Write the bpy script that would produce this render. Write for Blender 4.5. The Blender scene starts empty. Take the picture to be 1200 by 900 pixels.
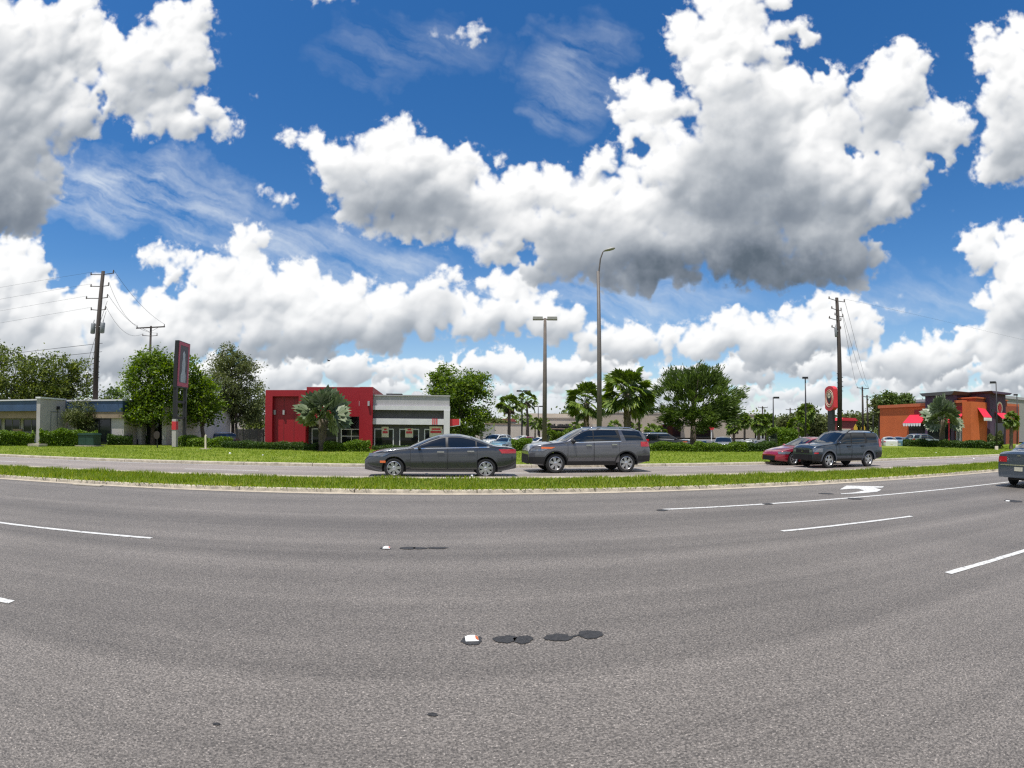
import bpy, math, random
import numpy as np
from mathutils import Vector, Matrix

random.seed(7)
RNG = np.random.RandomState(11)
sc = bpy.context.scene
COL = sc.collection
PSI = math.radians(8.5)          # the road runs along t, across c
ROLL = math.radians(.5)
F = 640.0
Y0 = 503.0
EYE = 1.6
CP, SP = math.cos(PSI), math.sin(PSI)


# ------------------------------------------------------------------ survey: pixel of the photograph -> direction / ground point
def pix(x, y):
    u = (x - 600) / F
    v = -(y - Y0) / F
    r = math.hypot(u, v)
    s = math.sin(r) / max(r, 1e-9)
    a, b, c = u * s, math.cos(r), v * s
    return Vector((a * math.cos(ROLL) - c * math.sin(ROLL), b, a * math.sin(ROLL) + c * math.cos(ROLL)))


def at(x, r, y=515):
    d = pix(x, y)
    h = math.hypot(d.x, d.y)
    return Vector((d.x / h * r, d.y / h * r, 0))


def zat(x, y, r):
    d = pix(x, y)
    return EYE + d.z / math.hypot(d.x, d.y) * r


def gnd(x, y):
    d = pix(x, y)
    k = -EYE / d.z
    return Vector((d.x * k, d.y * k, 0))


def W(t, c, z=0.0):
    return Vector((t * CP - c * SP, t * SP + c * CP, z))


def TC(p):
    return (p.x * CP + p.y * SP, -p.x * SP + p.y * CP)


def tcx(x, c):
    """t where the photo column x meets the line c."""
    return c * math.tan((x - 600) / F + PSI)


# ------------------------------------------------------------------ materials
def _mat(name):
    m = bpy.data.materials.new(name)
    m.use_nodes = True
    nt = m.node_tree
    return m, nt, nt.nodes['Principled BSDF']


def mat(name, col, rough=.6, metal=0., var=.12, scale=2., coat=0., spec=.5, bump=0., bscale=40., stretch=(1, 1, 1)):
    m, nt, b = _mat(name)
    b.inputs['Roughness'].default_value = rough
    b.inputs['Metallic'].default_value = metal
    b.inputs['Coat Weight'].default_value = coat
    b.inputs['Coat Roughness'].default_value = .04
    b.inputs['Specular IOR Level'].default_value = spec
    tc = nt.nodes.new('ShaderNodeTexCoord')
    if var > 0:
        mp = nt.nodes.new('ShaderNodeMapping')
        mp.inputs['Scale'].default_value = stretch
        n = nt.nodes.new('ShaderNodeTexNoise')
        n.inputs['Scale'].default_value = scale
        n.inputs['Detail'].default_value = 6
        n.inputs['Roughness'].default_value = .65
        nt.links.new(tc.outputs['Object'], mp.inputs['Vector'])
        nt.links.new(mp.outputs[0], n.inputs['Vector'])
        r = nt.nodes.new('ShaderNodeValToRGB')
        r.color_ramp.elements[0].position = .3
        r.color_ramp.elements[1].position = .7
        r.color_ramp.elements[0].color = [max(0, c * (1 - var)) for c in col] + [1]
        r.color_ramp.elements[1].color = [min(1, c * (1 + var)) for c in col] + [1]
        nt.links.new(n.outputs[0], r.inputs[0])
        nt.links.new(r.outputs[0], b.inputs['Base Color'])
    else:
        b.inputs['Base Color'].default_value = list(col) + [1]
    if bump > 0:
        n2 = nt.nodes.new('ShaderNodeTexNoise')
        n2.inputs['Scale'].default_value = bscale
        n2.inputs['Detail'].default_value = 4
        bp = nt.nodes.new('ShaderNodeBump')
        bp.inputs['Strength'].default_value = bump
        bp.inputs['Distance'].default_value = .02
        nt.links.new(tc.outputs['Object'], n2.inputs['Vector'])
        nt.links.new(n2.outputs[0], bp.inputs['Height'])
        nt.links.new(bp.outputs[0], b.inputs['Normal'])
    return m


def leafmat(name, cols, transl=.3, rough=.55):
    m, nt, b = _mat(name)
    g = nt.nodes.new('ShaderNodeNewGeometry')
    r = nt.nodes.new('ShaderNodeValToRGB')
    e = r.color_ramp.elements
    n = len(cols)
    e[0].position = 0
    e[0].color = list(cols[0]) + [1]
    e[1].position = 1
    e[1].color = list(cols[-1]) + [1]
    for i in range(1, n - 1):
        q = e.new(i / (n - 1))
        q.color = list(cols[i]) + [1]
    nt.links.new(g.outputs['Random Per Island'], r.inputs[0])
    nt.links.new(r.outputs[0], b.inputs['Base Color'])
    b.inputs['Roughness'].default_value = rough
    b.inputs['Specular IOR Level'].default_value = .35
    tr = nt.nodes.new('ShaderNodeBsdfTranslucent')
    mx = nt.nodes.new('ShaderNodeMixShader')
    mx.inputs[0].default_value = transl
    hs = nt.nodes.new('ShaderNodeHueSaturation')
    hs.inputs['Value'].default_value = 1.4
    hs.inputs['Saturation'].default_value = 1.15
    nt.links.new(r.outputs[0], hs.inputs['Color'])
    nt.links.new(hs.outputs[0], tr.inputs['Color'])
    out = nt.nodes['Material Output']
    nt.links.new(b.outputs[0], mx.inputs[1])
    nt.links.new(tr.outputs[0], mx.inputs[2])
    nt.links.new(mx.outputs[0], out.inputs['Surface'])
    return m


def asphalt(name, base, warm=(1, 1, 1), speck=1.):
    m, nt, b = _mat(name)
    N, L = nt.nodes, nt.links
    tc = N.new('ShaderNodeTexCoord')

    def noise(scale, detail, rough=.6, stretch=None, dist=0.):
        n = N.new('ShaderNodeTexNoise')
        n.inputs['Scale'].default_value = scale
        n.inputs['Detail'].default_value = detail
        n.inputs['Roughness'].default_value = rough
        n.inputs['Distortion'].default_value = dist
        if stretch:
            mp = N.new('ShaderNodeMapping')
            mp.inputs['Scale'].default_value = stretch
            L.new(tc.outputs['Object'], mp.inputs['Vector'])
            L.new(mp.outputs[0], n.inputs['Vector'])
        else:
            L.new(tc.outputs['Object'], n.inputs['Vector'])
        return n.outputs[0]

    def mapr(s, a, b_, c, d):
        r = N.new('ShaderNodeMapRange')
        for i, v in enumerate((a, b_, c, d)):
            r.inputs[i + 1].default_value = v
        L.new(s, r.inputs[0])
        return r.outputs[0]

    def mul(a, b_):
        k = N.new('ShaderNodeMath')
        k.operation = 'MULTIPLY'
        L.new(a, k.inputs[0])
        L.new(b_, k.inputs[1])
        return k.outputs[0]
    v = mapr(noise(.35, 5), .3, .7, .88, 1.12)                                   # big patches
    v = mul(v, mapr(noise(1., 5, .6, (.012, .62, 1)), .35, .65, .74, 1.20))         # lane wear along the road
    v = mul(v, mapr(noise(1., 4, .6, (.05, 3.5, 1)), .3, .7, .93, 1.07))          # streaks
    vo = N.new('ShaderNodeTexVoronoi')
    vo.inputs['Scale'].default_value = 85
    L.new(tc.outputs['Object'], vo.inputs['Vector'])
    sep = N.new('ShaderNodeSeparateColor')
    L.new(vo.outputs['Color'], sep.inputs[0])
    v = mul(v, mapr(sep.outputs[0], 0, 1, 1 - .42 * speck, 1 + .42 * speck))        # stones
    v = mul(v, mapr(noise(58, 3, .75), .32, .68, 1 - .58 * speck, 1 + .58 * speck))
    # oil-darkened lane middles
    sy = N.new('ShaderNodeSeparateXYZ')
    L.new(tc.outputs['Object'], sy.inputs[0])
    wob = N.new('ShaderNodeMath')
    wob.operation = 'MULTIPLY_ADD'
    L.new(noise(.22, 3), wob.inputs[0])
    wob.inputs[1].default_value = .9
    L.new(sy.outputs[1], wob.inputs[2])
    cs = N.new('ShaderNodeMath')
    cs.operation = 'MULTIPLY'
    cs.inputs[1].default_value = 2 * math.pi / 1.62
    L.new(wob.outputs[0], cs.inputs[0])
    sn = N.new('ShaderNodeMath')
    sn.operation = 'SINE'
    L.new(cs.outputs[0], sn.inputs[0])
    v = mul(v, mapr(sn.outputs[0], -1, 1, .955, 1.035))
    lt = mapr(noise(72, 2, .5), .62, .70, 1, 1 + 1.4 * speck)                      # pale chips
    v = mul(v, lt)
    # sealed cracks
    wv = N.new('ShaderNodeTexVoronoi')
    wv.feature = 'DISTANCE_TO_EDGE'
    wv.inputs['Scale'].default_value = .11
    mp = N.new('ShaderNodeMapping')
    mp.inputs['Scale'].default_value = (.35, 1, 1)
    add = N.new('ShaderNodeVectorMath')
    n3 = N.new('ShaderNodeTexNoise')
    n3.inputs['Scale'].default_value = .9
    n3.inputs['Detail'].default_value = 5
    L.new(tc.outputs['Object'], mp.inputs[0])
    L.new(mp.outputs[0], n3.inputs['Vector'])
    sm = N.new('ShaderNodeVectorMath')
    sm.operation = 'SCALE'
    sm.inputs['Scale'].default_value = 2.2
    L.new(n3.outputs['Color'], sm.inputs[0])
    L.new(mp.outputs[0], add.inputs[0])
    L.new(sm.outputs[0], add.inputs[1])
    L.new(add.outputs[0], wv.inputs['Vector'])
    ck = mapr(wv.outputs['Distance'], .0, .0025, .86, 1)
    v = mul(v, ck)
    rgb = N.new('ShaderNodeMix')
    rgb.data_type = 'RGBA'
    rgb.blend_type = 'MULTIPLY'
    rgb.inputs[0].default_value = 1
    rgb.inputs[6].default_value = [base * w for w in warm] + [1]
    L.new(v, rgb.inputs[7])
    L.new(rgb.outputs[2], b.inputs['Base Color'])
    b.inputs['Roughness'].default_value = .62
    b.inputs['Specular IOR Level'].default_value = .5
    bp = N.new('ShaderNodeBump')
    bp.inputs['Strength'].default_value = .55
    bp.inputs['Distance'].default_value = .012
    L.new(noise(55, 4, .7), bp.inputs['Height'])
    L.new(bp.outputs[0], b.inputs['Normal'])
    return m


def lawnmat(name, a, b_, c_):
    m, nt, b = _mat(name)
    N, L = nt.nodes, nt.links
    tc = N.new('ShaderNodeTexCoord')
    n1 = N.new('ShaderNodeTexNoise')
    n1.inputs['Scale'].default_value = .25
    n1.inputs['Detail'].default_value = 7
    n1.inputs['Roughness'].default_value = .7
    n2 = N.new('ShaderNodeTexNoise')
    n2.inputs['Scale'].default_value = 9
    n2.inputs['Detail'].default_value = 5
    n2.inputs['Roughness'].default_value = .75
    for n in (n1, n2):
        L.new(tc.outputs['Object'], n.inputs['Vector'])
    mx = N.new('ShaderNodeMath')
    mx.operation = 'ADD'
    L.new(n1.outputs[0], mx.inputs[0])
    L.new(n2.outputs[0], mx.inputs[1])
    r = N.new('ShaderNodeValToRGB')
    r.color_ramp.elements[0].position = .36
    r.color_ramp.elements[0].color = list(a) + [1]
    r.color_ramp.elements[1].position = .66
    r.color_ramp.elements[1].color = list(c_) + [1]
    q = r.color_ramp.elements.new(.5)
    q.color = list(b_) + [1]
    hv = N.new('ShaderNodeMath')
    hv.operation = 'MULTIPLY'
    hv.inputs[1].default_value = .5
    L.new(mx.outputs[0], hv.inputs[0])
    L.new(hv.outputs[0], r.inputs[0])
    L.new(r.outputs[0], b.inputs['Base Color'])
    b.inputs['Roughness'].default_value = .9
    b.inputs['Specular IOR Level'].default_value = .1
    return m


def paint(name, col, metal=.35):
    return mat(name, col, rough=.24, metal=metal, var=.05, scale=3, coat=1., spec=.5)


M = {}
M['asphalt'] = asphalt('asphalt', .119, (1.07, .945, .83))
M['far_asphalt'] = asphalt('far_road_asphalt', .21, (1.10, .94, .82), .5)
M['lot'] = asphalt('parking_asphalt', .13, (1, .98, .95), .5)
M['concrete'] = mat('kerb_concrete', (.36, .315, .245), .85, var=.38, scale=5, bump=.4, bscale=30)
M['gutter'] = mat('gutter_concrete', (.40, .34, .26), .85, var=.25, scale=2.5)
M['white_line'] = mat('road_paint', (.50, .495, .475), .75, var=.34, scale=14)
_w = M['white_line'].node_tree
_r = [n for n in _w.nodes if n.type == 'VALTORGB'][0]
_r.color_ramp.elements[0].position, _r.color_ramp.elements[0].color = .36, (.17, .16, .15, 1)      # worn through to the road
_r.color_ramp.elements[1].position, _r.color_ramp.elements[1].color = .60, (.60, .595, .57, 1)
_q = _r.color_ramp.elements.new(.42)
_q.color = (.46, .455, .435, 1)
M['tar'] = mat('tar', (.026, .025, .025), .6, var=.5, scale=30, bump=.6, bscale=60)
M['lawn'] = lawnmat('lawn_soil', (.08, .12, .012), (.14, .19, .016), (.27, .26, .075))
M['median_soil'] = lawnmat('median_soil', (.05, .075, .012), (.09, .13, .014), (.16, .15, .05))
M['ground'] = lawnmat('ground_green', (.05, .08, .02), (.08, .11, .03), (.12, .14, .05))
M['blade'] = leafmat('grass_blades', [(0.0854, 0.1416, 0.0088), (0.1464, 0.2242, 0.011), (0.2135, 0.295, 0.0165), (0.2684, 0.3363, 0.0264), (0.3782, 0.354, 0.088)], .42)
M['tuft'] = leafmat('lawn_blades', [(0.1008, 0.168, 0.011), (0.1512, 0.224, 0.0132), (0.2016, 0.2744, 0.0198), (0.28, 0.3248, 0.0385)], .38)
M['bark'] = mat('bark', (.085, .065, .05), .9, var=.4, scale=6, bump=.6, bscale=14)
M['palebark'] = mat('pale_bark', (.22, .19, .16), .9, var=.35, scale=6, bump=.6, bscale=14)
M['palmtrunk'] = mat('palm_trunk', (.12, .095, .07), .95, var=.45, scale=9, bump=.8, bscale=12)
M['leaf_bright'] = leafmat('leaves_bright', [(0.039, 0.072, 0.0072), (0.078, 0.132, 0.0096), (0.13, 0.204, 0.0144), (0.195, 0.264, 0.024)], .4)
M['leaf_mid'] = leafmat('leaves_mid', [(0.0372, 0.0632, 0.012), (0.0682, 0.1074, 0.021), (0.0992, 0.1515, 0.03), (0.1487, 0.202, 0.0525)], .35)
M['leaf_dark'] = leafmat('leaves_dark', [(0.0405, 0.0641, 0.0106), (0.081, 0.1131, 0.0158), (0.1316, 0.1697, 0.0238), (0.2025, 0.2356, 0.0396)], .3)
M['leaf_olive'] = leafmat('leaves_olive', [(0.0482, 0.0641, 0.0176), (0.0825, 0.1048, 0.0286), (0.1238, 0.1456, 0.044), (0.1925, 0.2111, 0.077)], .35)
M['leaf_hedge'] = leafmat('hedge_leaves', [(0.046, 0.092, 0.006), (0.0805, 0.1495, 0.008), (0.1265, 0.207, 0.012), (0.184, 0.2645, 0.02)])
M['leaf_hedge_low'] = leafmat('low_hedge_leaves', [(.022, .05, .008), (.04, .08, .012), (.06, .11, .016), (.09, .14, .025)])
M['bismarck'] = leafmat('silver_palm_leaves', [(0.0756, 0.1131, 0.0574), (0.1176, 0.1566, 0.082), (0.168, 0.2044, 0.1148), (0.2436, 0.2697, 0.1804)], .12, .4)
M['sabal'] = leafmat('palm_leaves', [(0.052, 0.091, 0.012), (0.091, 0.143, 0.0168), (0.13, 0.195, 0.024), (0.208, 0.247, 0.06)], .25, .4)
M['glass'] = mat('dark_glass', (.008, .01, .013), .04, var=0, spec=.6)
M['carglass'] = mat('car_glass', (.006, .009, .013), .03, var=0, spec=.55, coat=.3)
M['tyre'] = mat('tyre_rubber', (.014, .014, .014), .8, var=.2)
M['rim'] = mat('alloy', (.55, .55, .56), .28, .85, var=.05)
M['black'] = mat('black_plastic', (.014, .014, .015), .5, var=.15)
M['blackmetal'] = mat('black_metal', (.02, .02, .022), .45, .2, var=.15)
M['chrome'] = mat('chrome', (.75, .75, .76), .12, 1., var=0)
M['headlamp'] = mat('headlamp_glass', (.16, .17, .19), .08, .4, var=.1, coat=1.)
M['amber'] = mat('amber_lens', (.65, .13, .02), .2, var=.05, coat=.6)
M['redlens'] = mat('red_lens', (.42, .012, .02), .15, var=.05, coat=.8)
M['plate'] = mat('plate', (.55, .53, .40), .5, var=.1, scale=20)
M['red'] = mat('red_panel', (.29, .003, .011), .5, var=.07, scale=1.2)
M['redbright'] = mat('red_sign', (.55, .03, .04), .5, var=.08)
M['greywall'] = mat('dark_grey_wall', (.078, .075, .078), .8, var=.14, scale=1.5)
M['whitetrim'] = mat('white_trim', (.60, .585, .60), .6, var=.07, scale=2)
M['lightgrey'] = mat('light_grey_metal', (.38, .365, .375), .5, .1, var=.10, scale=1.5, stretch=(3, 3, .3))
M['white'] = mat('white_paint', (.72, .72, .70), .6, var=.08)
M['palewall'] = mat('pale_stucco', (.42, .39, .37), .85, var=.14, scale=.8)
M['whitewall'] = mat('white_stucco', (.52, .49, .475), .85, var=.12, scale=.7)
M['bluefascia'] = mat('blue_fascia', (.035, .07, .14), .55, var=.18, scale=1)
M['tanband'] = mat('tan_band', (.27, .20, .14), .8, var=.18, scale=1.5)
M['beige'] = mat('beige_wall', (.36, .30, .235), .85, var=.09, scale=.25)
M['beigelight'] = mat('light_beige_wall', (.44, .385, .32), .85, var=.09, scale=.25)
M['orange'] = mat('orange_stucco', (.50, .112, .028), .8, var=.12, scale=.5)
M['orangeband'] = mat('orange_cornice', (.46, .12, .045), .7, var=.08)
M['brick'] = mat('red_brown_wall', (.25, .06, .032), .8, var=.14, scale=.6)
M['purple'] = mat('purple_stucco', (.075, .045, .085), .8, var=.14, scale=.8)
M['awning'] = mat('red_awning', (.62, .016, .045), .6, var=.08)
M['greyblock'] = mat('grey_stucco', (.27, .265, .24), .85, var=.10, scale=.4)
M['wood'] = mat('utility_pole_wood', (.035, .026, .021), .85, var=.4, scale=5, stretch=(4, 4, .4))
M['concretepole'] = mat('concrete_pole', (.115, .095, .082), .85, var=.18, scale=3)
M['alu'] = mat('aluminium_pole', (.115, .10, .09), .6, .0, var=.12, scale=3)
M['lamphead'] = mat('lamp_housing', (.30, .29, .26), .5, .1, var=.12)
M['wire'] = mat('wire', (.03, .03, .03), .6, var=0)
M['greybox'] = mat('transformer_grey', (.22, .23, .24), .5, .2, var=.12)
M['greenbox'] = mat('utility_green', (.012, .045, .03), .55, var=.15)
M['porcelain'] = mat('insulator', (.16, .12, .10), .3, var=.1)
M['pink'] = mat('pink_frame', (.50, .10, .16), .6, var=.12)
M['sky_poster'] = mat('poster_pale', (.42, .46, .52), .6, var=.25, scale=1.4)
M['poster_dark'] = mat('poster_dark', (.10, .09, .11), .6, var=.3, scale=2)
M['yellow'] = mat('yellow_board', (.55, .36, .03), .6, var=.1)
M['cream'] = mat('cream', (.62, .56, .42), .6, var=.1)
M['far_roof'] = mat('far_red_roof', (.22, .05, .045), .7, var=.15)


# ------------------------------------------------------------------ mesh builder
class MB:
    def __init__(s):
        s.v, s.f, s.m = [], [], []

    def add(s, vs, fs, mi=0):
        o = len(s.v)
        s.v += [tuple(p) for p in vs]
        s.f += [tuple(i + o for i in f) for f in fs]
        s.m += [mi] * len(fs)
        return s

    def box(s, x0, y0, z0, x1, y1, z1, mi=0):
        vs = [(x0, y0, z0), (x1, y0, z0), (x1, y1, z0), (x0, y1, z0), (x0, y0, z1), (x1, y0, z1), (x1, y1, z1), (x0, y1, z1)]
        return s.add(vs, [(3, 2, 1, 0), (4, 5, 6, 7), (0, 1, 5, 4), (1, 2, 6, 5), (2, 3, 7, 6), (3, 0, 4, 7)], mi)

    def obox(s, c, ax, ay, az, mi=0):
        """box from a centre and three half-axes"""
        c, ax, ay, az = map(Vector, (c, ax, ay, az))
        vs = [c + ax * i + ay * j + az * k for k in (-1, 1) for j in (-1, 1) for i in (-1, 1)]
        return s.add(vs, [(0, 2, 3, 1), (4, 5, 7, 6), (0, 1, 5, 4), (2, 6, 7, 3), (0, 4, 6, 2), (1, 3, 7, 5)], mi)

    def tube(s, pts, radii, n=8, mi=0, cap=True):
        pts = [Vector(p) for p in pts]
        if not hasattr(radii, '__len__'):
            radii = [radii] * len(pts)
        rings = []
        up = Vector((0, 0, 1))
        prev = None
        for i, p in enumerate(pts):
            d = (pts[min(i + 1, len(pts) - 1)] - pts[max(i - 1, 0)]).normalized()
            if prev is None:
                a = d.cross(up)
                if a.length < .05:
                    a = d.cross(Vector((1, 0, 0)))
            else:
                a = prev - d * prev.dot(d)
            a.normalize()
            prev = a
            b = d.cross(a)
            rings.append([p + (a * math.cos(2 * math.pi * k / n) + b * math.sin(2 * math.pi * k / n)) * radii[i] for k in range(n)])
        o = len(s.v)
        vs = [q for r in rings for q in r]
        fs = []
        for i in range(len(pts) - 1):
            for k in range(n):
                k2 = (k + 1) % n
                fs.append((i * n + k, i * n + k2, (i + 1) * n + k2, (i + 1) * n + k))
        if cap:
            fs.append(tuple(range(n))[::-1])
            fs.append(tuple((len(pts) - 1) * n + k for k in range(n)))
        return s.add(vs, fs, mi)

    def lathe_y(s, prof, cx, cy, cz, n=28, mi=0):
        """profile (y, r) turned about the y axis"""
        vs = []
        for (y, r) in prof:
            for k in range(n):
                a = 2 * math.pi * k / n
                vs.append((cx + r * math.cos(a), cy + y, cz + r * math.sin(a)))
        fs = []
        for i in range(len(prof) - 1):
            for k in range(n):
                k2 = (k + 1) % n
                fs.append((i * n + k, i * n + k2, (i + 1) * n + k2, (i + 1) * n + k))
        return s.add(vs, fs, mi)

    def prism(s, poly, y0, y1, mi=0):
        """outline in x,z extruded along y"""
        n = len(poly)
        vs = [(p[0], y0, p[1]) for p in poly] + [(p[0], y1, p[1]) for p in poly]
        fs = [tuple(range(n)), tuple(range(2 * n - 1, n - 1, -1))]
        for i in range(n):
            j = (i + 1) % n
            fs.append((i, i + n, j + n, j))
        return s.add(vs, fs, mi)

    def grid(s, rows, mi=0, flip=False):
        m = len(rows[0])
        vs = [q for r in rows for q in r]
        fs = []
        for i in range(len(rows) - 1):
            for k in range(m - 1):
                f = (i * m + k, i * m + k + 1, (i + 1) * m + k + 1, (i + 1) * m + k)
                fs.append(f[::-1] if flip else f)
        return s.add(vs, fs, mi)

    def build(s, name, mats, parent=None, smooth=False, auto=None):
        me = bpy.data.meshes.new(name)
        me.from_pydata(s.v, [], s.f)
        if not isinstance(mats, (list, tuple)):
            mats = [mats]
        for m in mats:
            me.materials.append(m)
        if len(mats) > 1:
            me.polygons.foreach_set('material_index', s.m)
        if smooth:
            me.polygons.foreach_set('use_smooth', [True] * len(me.polygons))
            if auto:
                me.set_sharp_from_angle(angle=math.radians(auto))
        me.update()
        o = bpy.data.objects.new(name, me)
        COL.objects.link(o)
        if parent:
            o.parent = parent
        return o


def npmesh(name, verts, k, mats, parent=None, mi=None):
    """faces of k corners each, no shared vertices"""
    n = len(verts) // k
    me = bpy.data.meshes.new(name)
    me.vertices.add(len(verts))
    me.vertices.foreach_set('co', np.ascontiguousarray(verts, dtype=np.float32).ravel())
    me.loops.add(n * k)
    me.loops.foreach_set('vertex_index', np.arange(n * k, dtype=np.int32))
    me.polygons.add(n)
    me.polygons.foreach_set('loop_start', np.arange(0, n * k, k, dtype=np.int32))
    me.polygons.foreach_set('loop_total', np.full(n, k, dtype=np.int32))
    if not isinstance(mats, (list, tuple)):
        mats = [mats]
    for m in mats:
        me.materials.append(m)
    if mi is not None:
        me.polygons.foreach_set('material_index', mi.astype(np.int32))
    me.update(calc_edges=True)
    me.validate()
    o = bpy.data.objects.new(name, me)
    COL.objects.link(o)
    if parent:
        o.parent = parent
    return o


def tag(o, label, cat, group=None):
    o['label'] = label
    o['category'] = cat
    if group:
        o['group'] = group
    return o


def thing(name, label, cat, loc=(0, 0, 0), rz=0., group=None):
    o = bpy.data.objects.new(name, None)
    COL.objects.link(o)
    o.location = loc
    o.rotation_euler = (0, 0, rz)
    o.empty_display_size = .3
    return tag(o, label, cat, group)


def struct(o, kind='structure'):
    o['kind'] = kind
    return o


def dup(root, loc, rz, label, group=None):
    r = root.copy()
    COL.objects.link(r)
    r.location = loc
    r.rotation_euler = (0, 0, rz)
    r['label'] = label
    if group:
        r['group'] = group
    for ch in list(root.children):
        c = ch.copy()
        COL.objects.link(c)
        c.parent = r
        for g in ch.children:
            d = g.copy()
            COL.objects.link(d)
            d.parent = c
    return r



# ------------------------------------------------------------------ ground, roads, kerbs, markings
def strip(name, c0, c1, z, m, t0=-260, t1=420, nt_=2, edge=0.):
    b = MB()
    ts = np.linspace(t0, t1, nt_)
    rows = [[W(t, c0 + (edge * math.sin(t * 1.7) if edge else 0), z), W(t, c1, z)] for t in ts]
    # local frame along the road so that textures follow it
    rows = [[(t, c0, z), (t, c1, z)] for t in ts]
    o = b.grid(rows, flip=True).build(name, m)
    o.rotation_euler = (0, 0, PSI)
    return struct(o)


C_CURB, C_MED0, C_MED1, C_FAR = 13.45, 13.62, 16.55, 22.4
gb = MB()
gb.add([(-2500, -1500, -.9), (2500, -1500, -.9), (2500, 4000, -.9), (-2500, 4000, -.9)], [(0, 1, 2, 3)])
struct(gb.build('ground', M['ground']))
strip('road', -14, C_CURB - .30, 0, M['asphalt'])
strip('gutter', C_CURB - .30, C_CURB, .004, M['gutter'])
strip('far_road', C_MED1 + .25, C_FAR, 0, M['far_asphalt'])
strip('lawn', C_FAR + .3, 43, .10, M['lawn'], -260, 36)
strip('lawn', C_FAR + .3, 47, .10, M['lawn'], 36, 420)
strip('parking_lot', 47, 200, -.75, M['lot'], -260, 36)
strip('parking_lot', 50, 200, -.30, M['lot'], 36, 420)


def slope(name, c0, z0, c1, z1, t0, t1, m):
    b = MB()
    b.add([(t0, c0, z0), (t1, c0, z0), (t1, c1, z1), (t0, c1, z1)], [(0, 1, 2, 3)])
    o = b.build(name, m)
    o.rotation_euler = (0, 0, PSI)
    return struct(o)


slope('lawn_slope', 43, .10, 47, -.75, -260, 36, M['lawn'])
slope('lawn_slope', 47, .10, 50, -.30, 36, 420, M['lawn'])


def kerb(name, c0, c1, h, m, seg=3.05, jit=.006):
    """concrete kerb cast in lengths with open joints"""
    b = MB()
    t = -130
    while t < 210:
        dz = RNG.uniform(-jit, jit)
        dc = RNG.uniform(-jit, jit)
        poly = [(c0 + dc, -.03), (c0 + .03 + dc, h * .8 + dz), (c0 + .07 + dc, h + dz), (c1, h + dz), (c1, -.03)]
        n = len(poly)
        a, e = t + .012, t + seg - .012
        vs = [(a, p[0], p[1]) for p in poly] + [(e, p[0], p[1]) for p in poly]
        fs = [tuple(range(n)), tuple(range(2 * n - 1, n - 1, -1))] + [(i, (i + 1) % n, (i + 1) % n + n, i + n)[::-1] for i in range(n)]
        b.add(vs, fs)
        t += seg
    o = b.build(name, m)
    o.rotation_euler = (0, 0, PSI)
    return struct(o)


kerb('kerb', C_CURB, C_MED0, .085, M['concrete'])
kerb('kerb', C_MED1 - .02, C_MED1 + .25, .12, M['concrete'])
kerb('kerb', C_FAR, C_FAR + .32, .12, M['concrete'])
strip('median', C_MED0 - .01, C_MED1, .075, M['median_soil'])


def mark(name, c, t0, t1, w=.11, z=.005, m=None):
    """a painted line with slightly ragged edges"""
    n = max(4, int((t1 - t0) / .25))
    n = min(n, 240)
    rows = []
    for t in np.linspace(t0, t1, n):
        rows.append([(t, c - w / 2 + RNG.uniform(-.008, .008), z), (t, c + w / 2 + RNG.uniform(-.008, .008), z)])
    o = MB().grid(rows, flip=True).build(name, m or M['white_line'])
    o.rotation_euler = (0, 0, PSI)
    return struct(o)


C_A, C_B, C_C = 10.12, 7.2, 3.9
tB0, tB1 = tcx(921, C_B), tcx(1077, C_B)
perB = tB0 - tcx(170, C_B) + 3.3
for k in range(-2, 4):
    a = tB0 + k * perB
    mark('lane_line', C_B, a, a + 3.35)
tC0 = tcx(1122, C_C)
for k in range(-2, 3):
    a = tC0 + k * perB
    mark('lane_line', C_C, a, a + 3.35)
mark('turn_lane_line', C_A, tcx(779, C_A), 120, .13)
mark('edge_line', C_MED1 + .62, -120, 200, .12)
mark('edge_line', C_FAR - .35, -120, 200, .12)
for k in range(-6, 9):
    mark('far_lane_line', 19.6, k * 12.2 - 9.5, k * 12.2 - 6.4, .12)

# left-turn arrow painted in the turn lane, set out from its corners
arrow = [(984, 573.9), (992, 569.2), (1036, 570.2), (1034, 571.6), (1025, 571.8), (1033, 574.0), (1028, 576.4), (1012, 578.0), (986, 579.3), (985, 578.6), (1001, 577.3), (1013, 574.9), (1006, 572.9), (998, 572.9)]
ab = MB()
pts = []
for (x, y) in arrow:
    p = gnd(x, y)
    pts.append((p.x, p.y, .006))
ab.add(pts, [tuple(range(len(pts)))[::-1]])
struct(ab.build('turn_arrow', M['white_line']))
# tar blobs where old pavement markers were glued, and the two markers left
def blob(x, y, rx, ry, seed):
    p = gnd(x, y)
    r = random.Random(seed)
    ph = [r.uniform(0, 6.28) for _ in range(3)]
    q = gnd(x + rx, y)
    qy = gnd(x, y + ry)
    a, b_ = (q - p).length, (qy - p).length
    ang = math.atan2((q - p).y, (q - p).x)
    out = []
    for k in range(64):
        th = 2 * math.pi * k / 64
        k_ = 1 + .035 * math.sin(17 * th + ph[0]) + .03 * math.sin(29 * th + ph[1]) + r.uniform(-.03, .03) + .10 * math.sin(2 * th + ph[0]) + .07 * math.sin(3 * th + ph[1]) + .05 * math.sin(7 * th + ph[2])
        u, v = a * k_ * math.cos(th), b_ * k_ * math.sin(th)
        out.append((p.x + u * math.cos(ang) - v * math.sin(ang), p.y + u * math.sin(ang) + v * math.cos(ang), .006))
    b = MB()
    b.add(out, [tuple(range(64))])
    return b


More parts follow.
